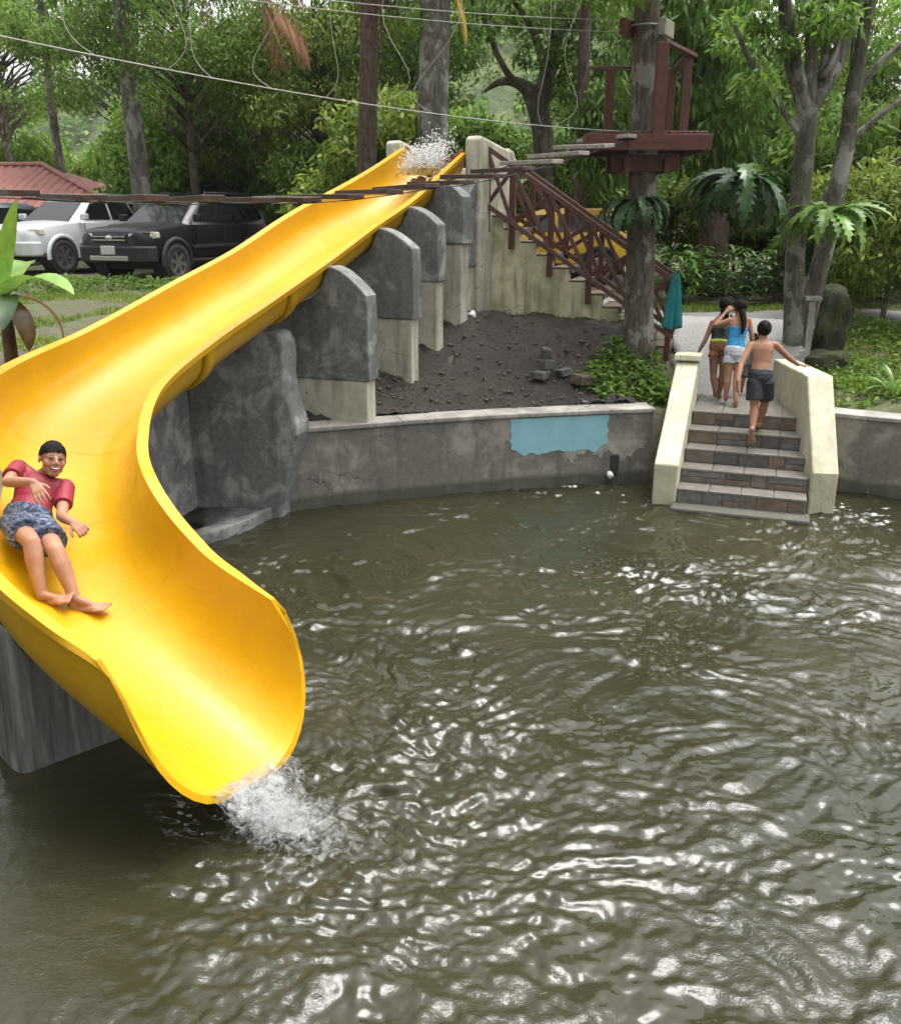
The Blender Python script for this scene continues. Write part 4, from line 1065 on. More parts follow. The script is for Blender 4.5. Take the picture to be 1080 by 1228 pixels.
# banana plant at the left
b = PY(14, 432, 9.3)
t = thing('banana_plant', 'young banana plant with pale green leaves left of the slide', 'plant', (b.x, b.y, gz(b.x, b.y)), world=True)
g_ = gz(b.x, 9.3); mb = MB(); stem(mb, [(b.x,9.3,g_-.1),(b.x+.01,9.3,g_+.4),(b.x+.02,9.3,g_+.8)], [.075,.065,.04]); mb.build('stem', M_BANB, t, smooth=True)
hd = Vector((b.x+.02, 9.3, g_+.75))
for az, el, L, W, dr, m_ in [(.2,1.38,.85,.20,.15,M_BAN),(-.35,.75,.85,.30,1.5,M_BAN),(-1.2,.2,.62,.26,1.3,M_FERN),(2.8,.7,.9,.3,1.4,M_BAN),(.5,.1,.7,.22,1.9,M_BANB),(-.5,-.5,.55,.2,1.3,M_BANB),(1.6,.9,.8,.28,1.2,M_BAN)]:
    L *= 1.15; W *= 1.2; mb = MB(); blade(mb, hd, az, el, L, W, dr, 14, False, .22, -.5 if az == .2 else 0); mb.build('leaf', m_, t, fix=False, smooth=True)
# mossy boulder and rocks right of the forked tree
def block_rock(name, label, c, sx, sy, sz, mat, seed, cat):
    r_ = random.Random(seed); mb = MB(); M = Euler((r_.uniform(-.15,.15), r_.uniform(-.15,.15), r_.uniform(0,1.5))).to_matrix()
    mb.hexa([Vector(c) + M @ Vector((a*sx*r_.uniform(.8,1.15), b*sy*r_.uniform(.8,1.15), d*sz*r_.uniform(.8,1.15))) for a, b, d in ((-1,-1,-1),(1,-1,-1),(1,1,-1),(-1,1,-1),(-1,-1,1),(1,-1,1),(1,1,1),(-1,1,1))])
    return tag(mb.build(name, mat, None, bevel=min(sx,sz)*.3, segs=2), label, cat)
def rock(name, label, c, sx, sy, sz, mat, seed, cat='rock', group=None, sub=3):
    bm = bmesh.new(); bmesh.ops.create_icosphere(bm, subdivisions=sub, radius=1)
    for v in bm.verts:
        d = v.co.normalized(); k = 1 + .22*float(fbm(d.x*1.6+seed, d.y*1.6+d.z*2.1, 3, seed)); m_ = max(abs(d.x),abs(d.y),abs(d.z))
        v.co = Vector((d.x*sx, d.y*sy, d.z*sz))*k*(1/m_)**.45
    me = bpy.data.meshes.new(name); bm.to_mesh(me); bm.free(); me.materials.append(mat); me.polygons.foreach_set('use_smooth', [True]*len(me.polygons))
    o = link(name, me); o.location = c; return tag(o, label, cat, group)
M_MOSS = bark('mossy_stone', (.018,.02,.010), (.05,.055,.02), (.07,.085,.02), .7)
q = PY(984, 392, 15.3); rock('mossy_boulder', 'tall dark moss-covered block of rock behind the right parapet', (q.x, 15.3, q.z), .33, .4, .72, M_MOSS, 4)
q = PY(1030, 432, 15.0); rock('mossy_boulder', 'low dark mossy rock beside the tall mossy block', (q.x, 15.0, q.z-.12), .62, .4, .26, M_MOSS, 7)
q = PY(985, 430, 14.6); rock('mossy_boulder', 'small dark rock wedged under the tall mossy block', (q.x, 14.6, q.z-.1), .4, .3, .22, M_MOSS, 9)
GR = simple('rubble_cement', (.085,.08,.075), .7, .4, 9, .5); 
for px, py, Y, sx, sy, sz, lab, sd_ in [(655,425,12.95,.10,.10,.10,'square cement lump topmost of the rubble pile on the mud',2),(655,440,12.9,.13,.12,.08,'dark cement lump under the square one on the mud',3),(676,440,12.85,.14,.11,.07,'flat cement lump at the right of the rubble pile',4),(648,452,12.75,.20,.14,.07,'broad dark lump at the foot of the rubble pile',5),(700,455,12.7,.24,.16,.09,'earthy brown clod between the rubble pile and the tree',6)]:
    q = PY(px, py, Y); block_rock('rubble_lump', lab, (q.x, Y, gz(q.x,Y)+.08+sz*.7+(.17 if sd_ == 2 else .04 if sd_ == 3 else .0)), sx*.75, sy*.75, sz*.8*(1.2 if sd_ == 3 else 1), GR if sd_ != 6 else simple('clod_earth',(.09,.07,.05),.8,.4,8,.6), sd_, 'rubble')
q0, q1 = PY(698,477,12.25), PY(775,478,12.25); mb = MB(); mb.beam((q0.x,12.25,gz(q0.x,12.25)+.06), (q1.x,12.2,gz(q1.x,12.2)+.06), .06, .035); o = mb.build('loose_plank', M_PLANKW, None, bevel=.006); tag(o, 'loose weathered plank lying on the mud by the pool wall', 'plank')
q = PY(566,379,14.3); mb = MB(); mb.tube([(q.x,14.35,gz(q.x,14.2)+.10),(q.x-.02,14.12,gz(q.x,14.2)+.09)], .07, 12); o = mb.build('drain_pipe', simple('white_pvc', (.75,.75,.72), .35, .1), None, smooth=True); tag(o, 'short white drain pipe sticking out at the foot of the tower', 'pipe')
# ------------------------------------------------------------------ platform tree, deck, hanging bridge, cables
YP = 13.5
t = thing('platform_tree', 'tall peeling-bark tree carrying the red wooden platform', 'tree', PY(764,440,YP), world=True)
mb = MB(); b0 = PZ(764,440,1.4)
cx = lambda py: PY(764 + (440-py)*.026, py, YP)
bz = gz(cx(440).x, YP)
stem(mb, [Vector((cx(440).x, YP, bz-.3)), Vector((cx(425).x, YP, bz+.25)), cx(350), cx(250), cx(150), cx(50), cx(-60), cx(-160)], [.30,.225,.21,.20,.195,.18,.165,.13], 16)
mb.build('trunk', BARK_P, t, smooth=True)
crown_at([(PY(px, py, YP+rg.uniform(-1.2,1.8)), rg.uniform(.4,.7)) for px, py in [(740,-40),(780,-60),(820,-45),(700,-50),(660,-70),(850,-80),(770,-100),(720,-110)]], 150, .2, .085, 12, .5, LEAF_M, t, .5)
zd = PY(770,162,YP).z; tx = cx(150).x
pf = thing('tree_platform', 'dark red wooden lookout platform fixed round the tall tree', 'platform', (tx, YP, zd), world=True)
DX0, DX1, DY0, DY1 = tx-.82, tx+.74, YP-.62, YP+.75
n_ = 9
for i in range(n_):
    x0 = DX0 + (DX1-DX0)*i/n_; x1 = DX0 + (DX1-DX0)*(i+1)/n_-.012
    for y0, y1 in (((DY0, YP-.27), (YP+.27, DY1)) if x0 < tx+.24 and x1 > tx-.24 else ((DY0, DY1),)):
        mb = MB(); mb.box(((x0+x1)/2, (y0+y1)/2, zd-.018), (x1-x0, y1-y0, .036)); mb.build('deck_board', M_WOOD, pf, bevel=.004, segs=1)
for a, b_ in (((DX0-.03,DY0-.03),(DX1+.03,DY0-.03)), ((DX1+.03,DY0-.03),(DX1+.03,DY1+.03)), ((DX0-.03,DY1+.03),(DX1+.03,DY1+.03)), ((DX0-.03,DY0-.03),(DX0-.03,DY1+.03))):
    mb = MB(); mb.beam((*a, zd-.14), (*b_, zd-.14), .05, .20); mb.build('fascia_beam', M_WOOD, pf, bevel=.008)
for dy in (-.27, .27):
    mb = MB(); mb.beam((tx-.45, YP+dy, zd-.38), (tx+.45, YP+dy, zd-.38), .09, .22); mb.build('clamp_beam', M_WOOD, pf, bevel=.008)
for dx in (-.27, .27):
    mb = MB(); mb.beam((tx+dx, YP-.42, zd-.42), (tx+dx, YP+.42, zd-.42), .08, .18); mb.build('clamp_beam', M_WOOD, pf, bevel=.008)
hp = 1.02
posts = [(tx-.46, DY0+.85, .12, .86), (tx+.06, DY0-.01, .15, 1.05), (tx+.50, DY0+.45, .12, .93), (tx+.5, DY1-.05, .1, .93)]
for x, y, w_, h_ in posts:
    mb = MB(); mb.box((x, y, zd-.15+(h_+.15)/2), (w_, .1, h_+.15)); mb.build('post', M_WOOD, pf, bevel=.008)
for a, b_ in ((1,2),(2,3)):
    p, q = posts[a], posts[b_]; mb = MB(); mb.beam((p[0], p[1], zd+p[3]+.02), (q[0]+.08, q[1], zd+q[3]+.03), .12, .045); mb.build('top_rail', M_WOODL, pf, bevel=.006)
p = posts[0]; mb = MB(); mb.beam((p[0]-.28, p[1], zd+p[3]+.02), (tx-.05, p[1]+.02, zd+p[3]+.02), .08, .04); mb.build('top_rail', M_WOODL, pf, bevel=.006)
# cable blocks bolted high on the trunk
zb_ = PY(772,36,YP).z; xb_ = cx(36).x
cb = thing('cable_clamp', 'wooden cable blocks clamped round the trunk high above the platform', 'clamp', (xb_, YP, zb_), world=True)
for dx, rz_ in ((-.27,-.5),(.25,-.5)):
    mb = MB(); mb.box((xb_+dx, YP-.1, zb_), (.09,.42,.20), Matrix.Rotation(rz_, 3, 'Z')); mb.build('block', M_PLANKW if dx > 0 else M_WOOD, cb, bevel=.01)
mb = MB(); mb.tube([Vector((xb_+.26*math.cos(a/12*6.283), YP+.26*math.sin(a/12*6.283), zb_+.03)) for a in range(13)], .012, 6); mb.build('wire_loop', M_METAL, cb)

# hanging bridge: planks on two cables, from the platform past the slide towards the left
BR_A, BR_B = Vector((PY(730,165,13.1).x, 13.1)), Vector((PY(-60,230,7.1).x, 7.1))
bd = (BR_B-BR_A).normalized(); bl = (BR_B-BR_A).length; bp = Vector((-bd.y, bd.x)); bp = bp if bp.x > 0 else -bp
ypix_x = [-80,0,80,190,290,373,449,530,598,665,724,760]; ypix_y = [224,231,236,239,240,238,230,219,205,187,167,160]
br = thing('hanging_bridge', 'sagging plank footbridge hung on cables from the tree platform across the slide', 'bridge', (BR_A.x, BR_A.y, 4.4), world=True)
def br_pt(s):
    p = BR_A + bd*s
    px = 540 + FPX*p.x/(p.y*.96); 
    for _ in range(4):
        py = float(np.interp(px, ypix_x, ypix_y)); z = PY(px, py, p.y).z; px = proj((p.x, p.y, z))[0]
    return Vector((p.x, p.y, z))
s = 0.05; ends = ([], []); r_ = random.Random(2); BR = []
while s < bl:
    c = br_pt(s); up = br_pt(min(bl, s+.25))-br_pt(max(0, s-.25)); up.z *= .25; up.normalize(); side = Vector((bp.x, bp.y, 0)); tl = r_.uniform(-.10,.10)
    side = (side + Vector((0,0,r_.uniform(-.03,.03)))).normalized(); nrm = side.cross(up); nrm = nrm if nrm.z > 0 else -nrm
    mb = MB(); hl, hw, ht = .42, .115, .024
    f = up; f = (f + nrm*tl*.5).normalized(); nrm2 = side.cross(f); nrm2 = nrm2 if nrm2.z > 0 else -nrm2
    mb.hexa([c - side*hl - f*hw - nrm2*ht, c + side*hl - f*hw - nrm2*ht, c + side*hl + f*hw - nrm2*ht, c - side*hl + f*hw - nrm2*ht,
             c - side*hl - f*hw + nrm2*ht, c + side*hl - f*hw + nrm2*ht, c + side*hl + f*hw + nrm2*ht, c - side*hl + f*hw + nrm2*ht])
    mb.build('plank', M_PLANKW if s < 1.9 else M_PLANK, br, bevel=.006)  # planks near the platform: wet sky reflection put into the pale colour
    for e, sg in zip(ends, (-1, 1)): e.append(c + side*(hl-.07)*sg - nrm2*(ht+.009))
    s += .53
for e in ends:
    mb = MB(); mb.tube(e, .006, 6); mb.build('cable', M_DARK, br)

M_ROPE = simple('pale_rope', (.36,.36,.34), .6, .2, 20, 0)
def wire(name, label, cat, pts, r, parent=None):
    mb = MB(); mb.tube(pts, r, 5); o = mb.build(name, M_METAL if 'wire' in name else M_ROPE, parent, smooth=True)
    return tag(o, label, cat) if label else o
def sag(a, b_, s_, n=24):
    a, b_ = Vector(a), Vector(b_); return [a.lerp(b_, i/n) - Vector((0,0,s_*4*(i/n)*(1-i/n))) for i in range(n+1)]
hc = thing('safety_cable', 'pale safety cable with dangling loops running down to the tree platform', 'cable', PY(742,158,13.0), world=True)
A_, B_ = PY(742,157,13.0), PY(-60,30,7.0)
hl_ = sag(A_, B_, .12, 40); mb = MB(); mb.tube(hl_, .005, 6); mb.build('cable', M_ROPE, hc)
def on_cable(px):
    return min(hl_, key=lambda p: abs(proj(p)[0]-px))
for px, dx, bow in [(110,-55,.1),(195,20,-.12),(262,-35,.08),(330,10,.15),(440,40,-.25),(385,20,-.08),(515,25,.2),(660,40,-.2),(650,5,.05)]:
    p = on_cable(px); u_ = p + Vector((dx*.012, 0, 1.5 if px < 420 else 1.75)); m1 = p.lerp(u_, .12)+Vector((-bow*1.2,0,.02)); m2 = p.lerp(u_, .5)+Vector((bow*.6,0,0))
    mb = MB(); stem(mb, [p, m1, m2, u_], [.003]*4, 5); mb.build('dangling_rope', M_ROPE, hc)
for off_, lab in ((0,'upper thin overhead wire running to the cable blocks on the trunk'),(.14,'lower thin overhead wire running to the cable blocks on the trunk')):
    wire('overhead_wire', lab, 'wire', sag((xb_-.28, YP-.1, zb_+.1-off_), PY(-60,-60+off_*60,7.6), .1), .0045)

# teal towel hung over the end post of the railing
q = SS(slen-.01, -.05, 0); zt_ = SB.z+1.02
tl_ = thing('towel', 'teal towel hanging over the bottom post of the stair railing', 'towel', (q.x, q.y, zt_), world=True)
V, F = [], []; nu, nv = 44, 20
for j in range(nv+1):
    v_ = j/nv
    for i in range(nu+1):
        u_ = i/nu*2*math.pi
        r0 = .060 + .045*v_ + .034*math.sin(3*u_+1.0+v_*1.5)*(.3+v_) + .020*math.sin(7*u_+v_)*(.2+v_)
        if v_ < .08: r0 *= .72 + v_*3.5
        V.append((q.x+.01+r0*1.15*math.cos(u_), q.y-.03+r0*.7*math.sin(u_), zt_ + .06 - .80*v_ - .03*math.sin(3*u_)*v_))
for j in range(nv):
    for i in range(nu): a = j*(nu+1)+i; F.append((a, a+1, a+nu+2, a+nu+1))
mb = MB(); mb.add(V, F); mb.build('cloth', simple('teal_cloth', (.012,.19,.21), .85, .25, 14, .4, 120, .004), tl_, smooth=True, fix=False)

# small concrete utility post near the forked tree
q = PY(968,400,14.5); up_ = thing('meter_post', 'small grey post with a flat cap beside the forked tree', 'post', (q.x,14.4,1.4), world=True)
mb = MB(); mb.box((q.x,14.5,1.75),(.10,.10,1.0)); mb.build('post_shaft', M_COPING, up_, bevel=.01)
mb = MB(); mb.box((q.x,14.5,2.22),(.26,.2,.06)); mb.build('post_cap', M_COPING, up_, bevel=.01)

# ------------------------------------------------------------------ house with red sheet roof
hx, hy = PY(142,245,30).x, 30.0; ze = PY(142,250,30).z
hs_ = thing('house', 'low house with a red corrugated sheet roof behind the silver car', 'house', (hx-5, hy+4, 2.0), world=True)
M_ROOF = simple('red_sheet_roof', (.27,.10,.085), .5, .35, 3, .1); M_WALLH = simple('house_wall', (.35,.30,.24), .8, .2, 4)
ridge_z = ze + 1.45; W_ = 13.0; Dp = 8.0
apexR = Vector((hx-3.9, hy+Dp/2, ridge_z)); apexL = Vector((hx-W_+3.9, hy+Dp/2, ridge_z))
def roof_plane(a, b_, c, d, name, pitch=.30):
    """corrugated sheet between eave a-b and ridge d-c, one ribbed mesh per sheet"""
    n = int((b_-a).length/pitch)
    for i in range(n):
        t0, t1 = i/n, (i+1)/n; e0, e1 = a.lerp(b_, t0), a.lerp(b_, t1)
        def upto(t):   # height of the roof edge above eave position t
            la = (d-a).dot((b_-a))/(b_-a).length_squared; lb = (c-a).dot((b_-a))/(b_-a).length_squared
            f = 1.0
            if la > 1e-6: f = min(f, t/la)
            if lb < 1-1e-6: f = min(f, (1-t)/(1-lb))
            return max(0, min(1, f))
        sl = (d - (a + (b_-a)*((d-a).dot(b_-a)/(b_-a).length_squared)))
        nrm = (b_-a).cross(sl).normalized(); nrm = nrm if nrm.z > 0 else -nrm
        rings = []
        for u, hgt in ((0,0),(.25,.0),(.38,.045),(.62,.045),(.75,.0),(1,0)):
            t_ = t0+(t1-t0)*u; e = a.lerp(b_, t_); rings.append([e + nrm*hgt, e + sl*upto(t_) + nrm*hgt])
        mb = MB(); mb.loft(rings, cap=False, closed=False); mb.build(name, M_ROOF, hs_, fix=False)
eFL, eFR = Vector((hx-W_, hy, ze)), Vector((hx, hy, ze)); eBR = Vector((hx, hy+Dp, ze)); eBL = Vector((hx-W_, hy+Dp, ze))
roof_plane(eFL, eFR, apexR, apexL, 'roof_sheet'); roof_plane(eFR, eBR, apexR, apexR, 'roof_sheet')
mb = MB(); mb.add([eBL, eBR, apexR, apexL, eFL], [(0,1,2,3),(0,3,4)]); mb.build('roof_back', M_ROOF, hs_)
for a, b_ in ((eFR, apexR), (apexL, apexR)):
    mb = MB(); mb.tube([a+Vector((0,0,.05)), b_+Vector((0,0,.06))], .09, 8); mb.build('ridge_cap', M_ROOF, hs_)
mb = MB(); mb.box((hx-W_/2, hy+Dp/2, (ze+1.6)/2), (W_-1.2, Dp-1.2, ze-1.6+.1)); mb.build('wall', M_WALLH, hs_, bevel=.02)
mb = MB(); mb.beam(eFL-Vector((0,0,.08)), eFR-Vector((0,0,.08)), .05, .16); mb.build('fascia', M_WOOD, hs_)

# ------------------------------------------------------------------ cars
M_GLASSC = simple('car_glass', (.012,.014,.015), .08, .1, 3, 0, spec=.5); M_RIM = simple('alloy_rim', (.45,.45,.46), .3, .1, 8, 0, metal=.9); M_TYRE = simple('tyre_rubber', (.022,.022,.022), .8, .2, 20, .3)
M_CHROME = simple('chrome_trim', (.6,.6,.6), .2, .05, 5, 0, metal=.9); M_LAMP = simple('headlamp_lens', (.62,.60,.50), .12, .15, 12, .1, coat=.8); M_REDL = simple('tail_lamp', (.4,.02,.02), .15, .1, 10, 0)
def paint(name, col, rough=.25, metal=.0): return simple(name, col, rough, .06, 3, .03, 60, .002, metal=metal, coat=.35)
def make_car(label, loc, heading, pm, trim, sc=(1,1,1), rack=True, front='black'):
    t = thing('parked_car', label, 'car', loc, heading, 'cars parked behind the slide'); t.scale = sc
    mb = MB(); rings = []
    for x, w_, zb, ztp in ((2.36,.66,.48,.92),(2.31,.80,.42,1.00),(2.18,.89,.40,1.07),(1.95,.925,.40,1.10),(1.0,.93,.42,1.19),(0,.935,.42,1.20),(-1.2,.935,.42,1.20),(-2.1,.92,.44,1.20),(-2.3,.86,.48,1.16),(-2.36,.76,.52,1.08)):
        h_ = ztp-zb
        rings.append([(x,-w_*.86,zb),(x,-w_*.97,zb+.08),(x,-w_,zb+h_*.45),(x,-w_*.985,zb+h_*.75),(x,-w_*.93,ztp-.04),(x,-w_*.80,ztp),(x,-w_*.4,ztp+.02),(x,0,ztp+.03),
                      (x,w_*.4,ztp+.02),(x,w_*.80,ztp),(x,w_*.93,ztp-.04),(x,w_*.985,zb+h_*.75),(x,w_,zb+h_*.45),(x,w_*.97,zb+.08),(x,w_*.86,zb)])
    mb.loft(rings); body = mb.build('body', pm, t, smooth=True); es = body.modifiers.new('e', 'EDGE_SPLIT'); es.split_angle = math.radians(38)
    mb = MB(); rings = []
    for z, xf, xr, w_ in ((1.14,1.06,-2.26,.86),(1.30,.84,-2.24,.825),(1.62,.40,-2.12,.735),(1.72,.22,-2.04,.69),(1.775,-.02,-1.88,.60),(1.79,-.3,-1.6,.45)):
        c_ = .12
        rings.append([(xf,-w_+c_*1.2,z),(xf,w_-c_*1.2,z),(xf-c_*1.6,w_,z),(xr+c_,w_,z),(xr,w_-c_,z),(xr,-w_+c_,z),(xr+c_,-w_,z),(xf-c_*1.6,-w_,z)])
    mb.loft(rings); cab = mb.build('cabin', pm, t, smooth=True); es = cab.modifiers.new('e', 'EDGE_SPLIT'); es.split_angle = math.radians(85)
    def yw(z): return float(np.interp(z, [1.14,1.30,1.62,1.72], [.86,.825,.735,.69]))+.012
    def xw(z): return float(np.interp(z, [1.14,1.30,1.62,1.72], [1.06,.84,.40,.22]))+.016
    for sg in (-1, 1):
        for pl_ in ([(.62,1.24),(.24,1.62),(-.28,1.65),(-.30,1.24)], [(-.38,1.24),(-.36,1.65),(-1.02,1.65),(-1.22,1.24)], [(-1.30,1.26),(-1.10,1.64),(-1.86,1.60),(-2.04,1.28)]):
            mb = MB(); mb.prism([(x, sg*yw(z), z) for x, z in pl_], (0,-.008,0), (0,.008,0)); mb.build('side_window', M_GLASSC, t)
        for x in (1.42, -1.42):
            wh = MB(); rr = []
            for y, r_w in ((.72,.28),(.72,.37),(.76,.392),(.92,.392),(.955,.375),(.96,.27),(.93,.255)):
                rr.append([(x+r_w*math.cos(a*math.pi/12), sg*y, .39+r_w*math.sin(a*math.pi/12)) for a in range(24)])
            wh.loft(rr, cap=False); w_o = wh.build('wheel', M_TYRE, t, smooth=True)
            rm = MB(); rr = []
            for y, r_w in ((.90,.262),(.945,.262),(.950,.235),(.915,.225)): rr.append([(x+r_w*math.cos(a*math.pi/12), sg*y, .39+r_w*math.sin(a*math.pi/12)) for a in range(24)])
            rm.loft(rr, cap=False)
            for k in range(6):
                a = k*math.pi/3+.2; rm.beam((x+.05*math.cos(a), sg*.935, .39+.05*math.sin(a)), (x+.24*math.cos(a), sg*.93, .39+.24*math.sin(a)), .065, .03, (0,1,0))
            rm.tube([(x, sg*.90, .39), (x, sg*.95, .39)], .07, 10); rm.build('rim', M_RIM, w_o)
            dk = MB(); dk.tube([(x, sg*.70, .39), (x, sg*.905, .39)], .255, 20); dk.build('brake_disc', M_DARK, w_o)
            ar = MB(); ra = []
            for r_w, y in ((.43,.80),(.43,.965),(.50,.965),(.53,.93)):
                ra.append([(x+r_w*math.cos(a*math.pi/14-.12), sg*y, .39+r_w*math.sin(a*math.pi/14-.12)*1.0) for a in range(16)])
            ar.loft(ra, cap=False, closed=False); ar.build('wheel_arch', trim, t, smooth=True)
            dk = MB(); dk.tube([(x, sg*.60, .40), (x, sg*.94, .40)], .44, 22); dk.build('wheel_well', M_DARK, t)
        mb = MB(); mb.box((.72, sg*1.0, 1.30), (.12,.20,.15)); mb.build('wing_mirror', pm, t, bevel=.03, segs=3)
        for x in (-.22, -1.12):
            mb = MB(); mb.box((x, sg*.935, 1.10), (.17,.03,.03)); mb.build('door_handle', M_CHROME if pm.name.startswith('sil') else pm, t, bevel=.008)
        for x in (.66,-.34,-1.26):
            mb = MB(); mb.box((x, sg*.931, .82), (.012,.014,.68)); mb.build('door_seam', M_DARK, t)
        mb = MB(); mb.box((-.1, sg*.94, .70), (1.95,.03,.07)); mb.build('side_trim', trim, t, bevel=.01)
        mb = MB(); mb.box((-.1, sg*.93, .42), (2.0,.10,.06)); mb.build('running_board', M_DARK, t, bevel=.015)
        hl = MB(); hl.prism([(2.335,sg*.46,.84),(2.25,sg*.80,.85),(2.02,sg*.925,.90),(2.05,sg*.925,1.02),(2.22,sg*.82,1.02),(2.33,sg*.48,.98)], (-.12,0,0), (.03,0,0)); hl.build('headlight', M_LAMP, t, bevel=.015)
        fg = MB(); fg.tube([(2.34,sg*.62,.58),(2.39,sg*.62,.58)], .065, 12); fg.build('fog_light', M_LAMP, t)
        tlm = MB(); tlm.box((-2.31, sg*.78, 1.0), (.10,.18,.30)); tlm.build('tail_light', M_REDL, t, bevel=.02)
        if rack:
            mb = MB(); mb.tube([(-.05,sg*.60,1.76),(-.15,sg*.60,1.84),(-1.7,sg*.60,1.84),(-1.85,sg*.58,1.76)], .022, 8); mb.build('roof_rail', M_CHROME if front != 'black' else trim, t, smooth=True)
    def ws(z, y): return (xw(z), y, z)
    mb = MB(); mb.prism([ws(1.19,-.74), ws(1.19,.74), ws(1.665,.60), ws(1.665,-.60)], (-.006,0,-.003), (.006,0,.003)); mb.build('windscreen', M_GLASSC, t)
    mb = MB(); mb.prism([(-2.275,-.66,1.28),(-2.275,.66,1.28),(-2.13,.58,1.62),(-2.13,-.58,1.62)], (-.012,0,0), (.0,0,0)); mb.build('rear_window', M_GLASSC, t)
    mb = MB(); mb.box((2.36,0,.90), (.06,.88,.17)); gr = mb.build('grille', M_DARK, t, bevel=.02)
    for z in (.86,.93): 
        mb = MB(); mb.box((2.395,0,z), (.02,.84,.028)); mb.build('grille_bar', M_CHROME, gr, bevel=.006)
    mb = MB(); mb.ell((2.40,0,.90), .02,.085,.06); mb.build('emblem', M_CHROME, gr, smooth=True)
    mb = MB(); mb.prism([(2.30,-.90,.42),(2.44,-.70,.42),(2.44,.70,.42),(2.30,.90,.42),(2.05,.95,.42),(2.05,-.95,.42)], (0,0,0), (0,0,.32)); bu = mb.build('front_bumper', trim, t, bevel=.04, segs=3)
    mb = MB(); mb.box((2.46,0,.66), (.05,.34,.17)); mb.build('number_plate', simple('plate_white', (.55,.56,.55), .5, .1), bu, bevel=.008)
    mb = MB(); mb.box((2.445,0,.50), (.03,1.0,.10)); mb.build('bumper_guard', M_CHROME, bu, bevel=.02)
    mb = MB(); mb.box((0,0,.36), (3.6,1.5,.2)); mb.build('underbody', M_DARK, t)
    mb = MB(); mb.box((-2.36,0,.58), (.16,1.76,.24)); mb.build('rear_bumper', trim, t, bevel=.04)
    return t
def car_at(px, py, Y): p = PY(px, py, Y); return (p.x, p.y, gz(p.x, p.y))
BLK = paint('black_car_paint', (.010,.010,.012), .35); BLK.node_tree.nodes['Principled BSDF'].inputs['Coat Weight'].default_value = .05; BLK.node_tree.nodes['Principled BSDF'].inputs['Specular IOR Level'].default_value = .3; SIL = paint('silver_car_paint', (.60,.62,.63), .35, .2); DGR = paint('dark_blue_car_paint', (.05,.065,.085), .25, .3); YLW = paint('yellow_car_paint', (.62,.36,.02), .35); CHA = paint('charcoal_car_paint', (.025,.027,.03), .2)
def wheel_at(px, py, Y, hd, sc=1.0):      # car origin from where its front left wheel stands
    p = PY(px, py, Y); a = math.radians(hd); x = p.x - sc*(1.42*math.cos(a) - .9*math.sin(a)); y = p.y - sc*(1.42*math.sin(a) + .9*math.cos(a)); return (x, y, gz(p.x, p.y)+.02)
make_car('black off-road car with a chrome grille and roof rails facing the lawn', wheel_at(214,332,21.4,-112,1.07), math.radians(-112), BLK, M_DARK, (1.07,1.07,1.07))
make_car('silver off-road car with dark windows parked between the black car and the banana plant', wheel_at(78,326,22.6,-114), math.radians(-114), SIL, SIL, (1.0,1.03,1.0), True, 'silver')
make_car('dark blue car mostly hidden at the end of the row beside the silver car', wheel_at(-62,326,22.8,-110), math.radians(-110), DGR, DGR, (.97,.97,.94), False)
make_car('charcoal car showing only its bonnet and roof behind the slide', wheel_at(392,345,18.6,-125), math.radians(-125), CHA, CHA, (.9,.9,.74), False)
c_ = car_at(668,330,20.5); make_car('yellow car parked on the road behind the tower stairs', (c_[0]-.2, c_[1]+1.0, c_[2]), math.radians(170), YLW, M_DARK, (.9,.9,.9), False)
# ------------------------------------------------------------------ people
def skin_mat(name, c):
    m, nt, bs = base_mat(name); v = pos(nt); n = noise(nt, v, 9, 5, .6)
    nt.links.new(ramp(nt, n, [(.3, [k*.86 for k in c]), (.7, [k*1.12 for k in c])]), bs.inputs['Base Color'])
    bs.inputs['Roughness'].default_value = .55; bs.inputs['Specular IOR Level'].default_value = .3; bs.inputs['Subsurface Weight'].default_value = .12; bs.inputs['Subsurface Radius'].default_value = (.02,.008,.004)
    bs.inputs['Subsurface Scale'].default_value = .5
    bump(nt, bs, noise(nt, v, 160, 3), .06, .002); return m
def cloth_mat(name, c, c2=None, scale=30, th=.5, rough=.8, wr=.35):
    m, nt, bs = base_mat(name); v = pos(nt)
    if c2:
        n = noise(nt, v, scale, 4, .55, 1.5); col = ramp(nt, n, [(th-.03, c), (th+.03, c2)])
        if len(c) > 3: pass
    else:
        n = noise(nt, v, 8, 4, .6); col = ramp(nt, n, [(.3, [k*.75 for k in c]), (.7, [k*1.15 for k in c])])
    nt.links.new(col, bs.inputs['Base Color']); bs.inputs['Roughness'].default_value = rough
    b = bump(nt, bs, noise(nt, pos(nt, (1,1,2.2)), 16, 3, .5, .8), wr, .03); return m
def fuse(mb, name, mat, parent, voxel, smooth=6, factor=.5):
    """fuse overlapping shapes to one continuous skin"""
    me = mb.mesh(name, mat)
    bm = bmesh.new(); bm.from_mesh(me); bmesh.ops.recalc_face_normals(bm, faces=bm.faces); bm.to_mesh(me); bm.free()
    tmp = bpy.data.objects.new('tmp', me); COL.objects.link(tmp)
    r = tmp.modifiers.new('r', 'REMESH'); r.mode = 'VOXEL'; r.voxel_size = voxel
    s = tmp.modifiers.new('s', 'SMOOTH'); s.iterations = smooth; s.factor = factor
    dg = bpy.context.evaluated_depsgraph_get(); out = bpy.data.meshes.new_from_object(tmp.evaluated_get(dg))
    bpy.data.objects.remove(tmp); out.name = name
    if not out.materials: out.materials.append(mat)
    out.polygons.foreach_set('use_smooth', [True]*len(out.polygons))
    return link(name, out, parent)
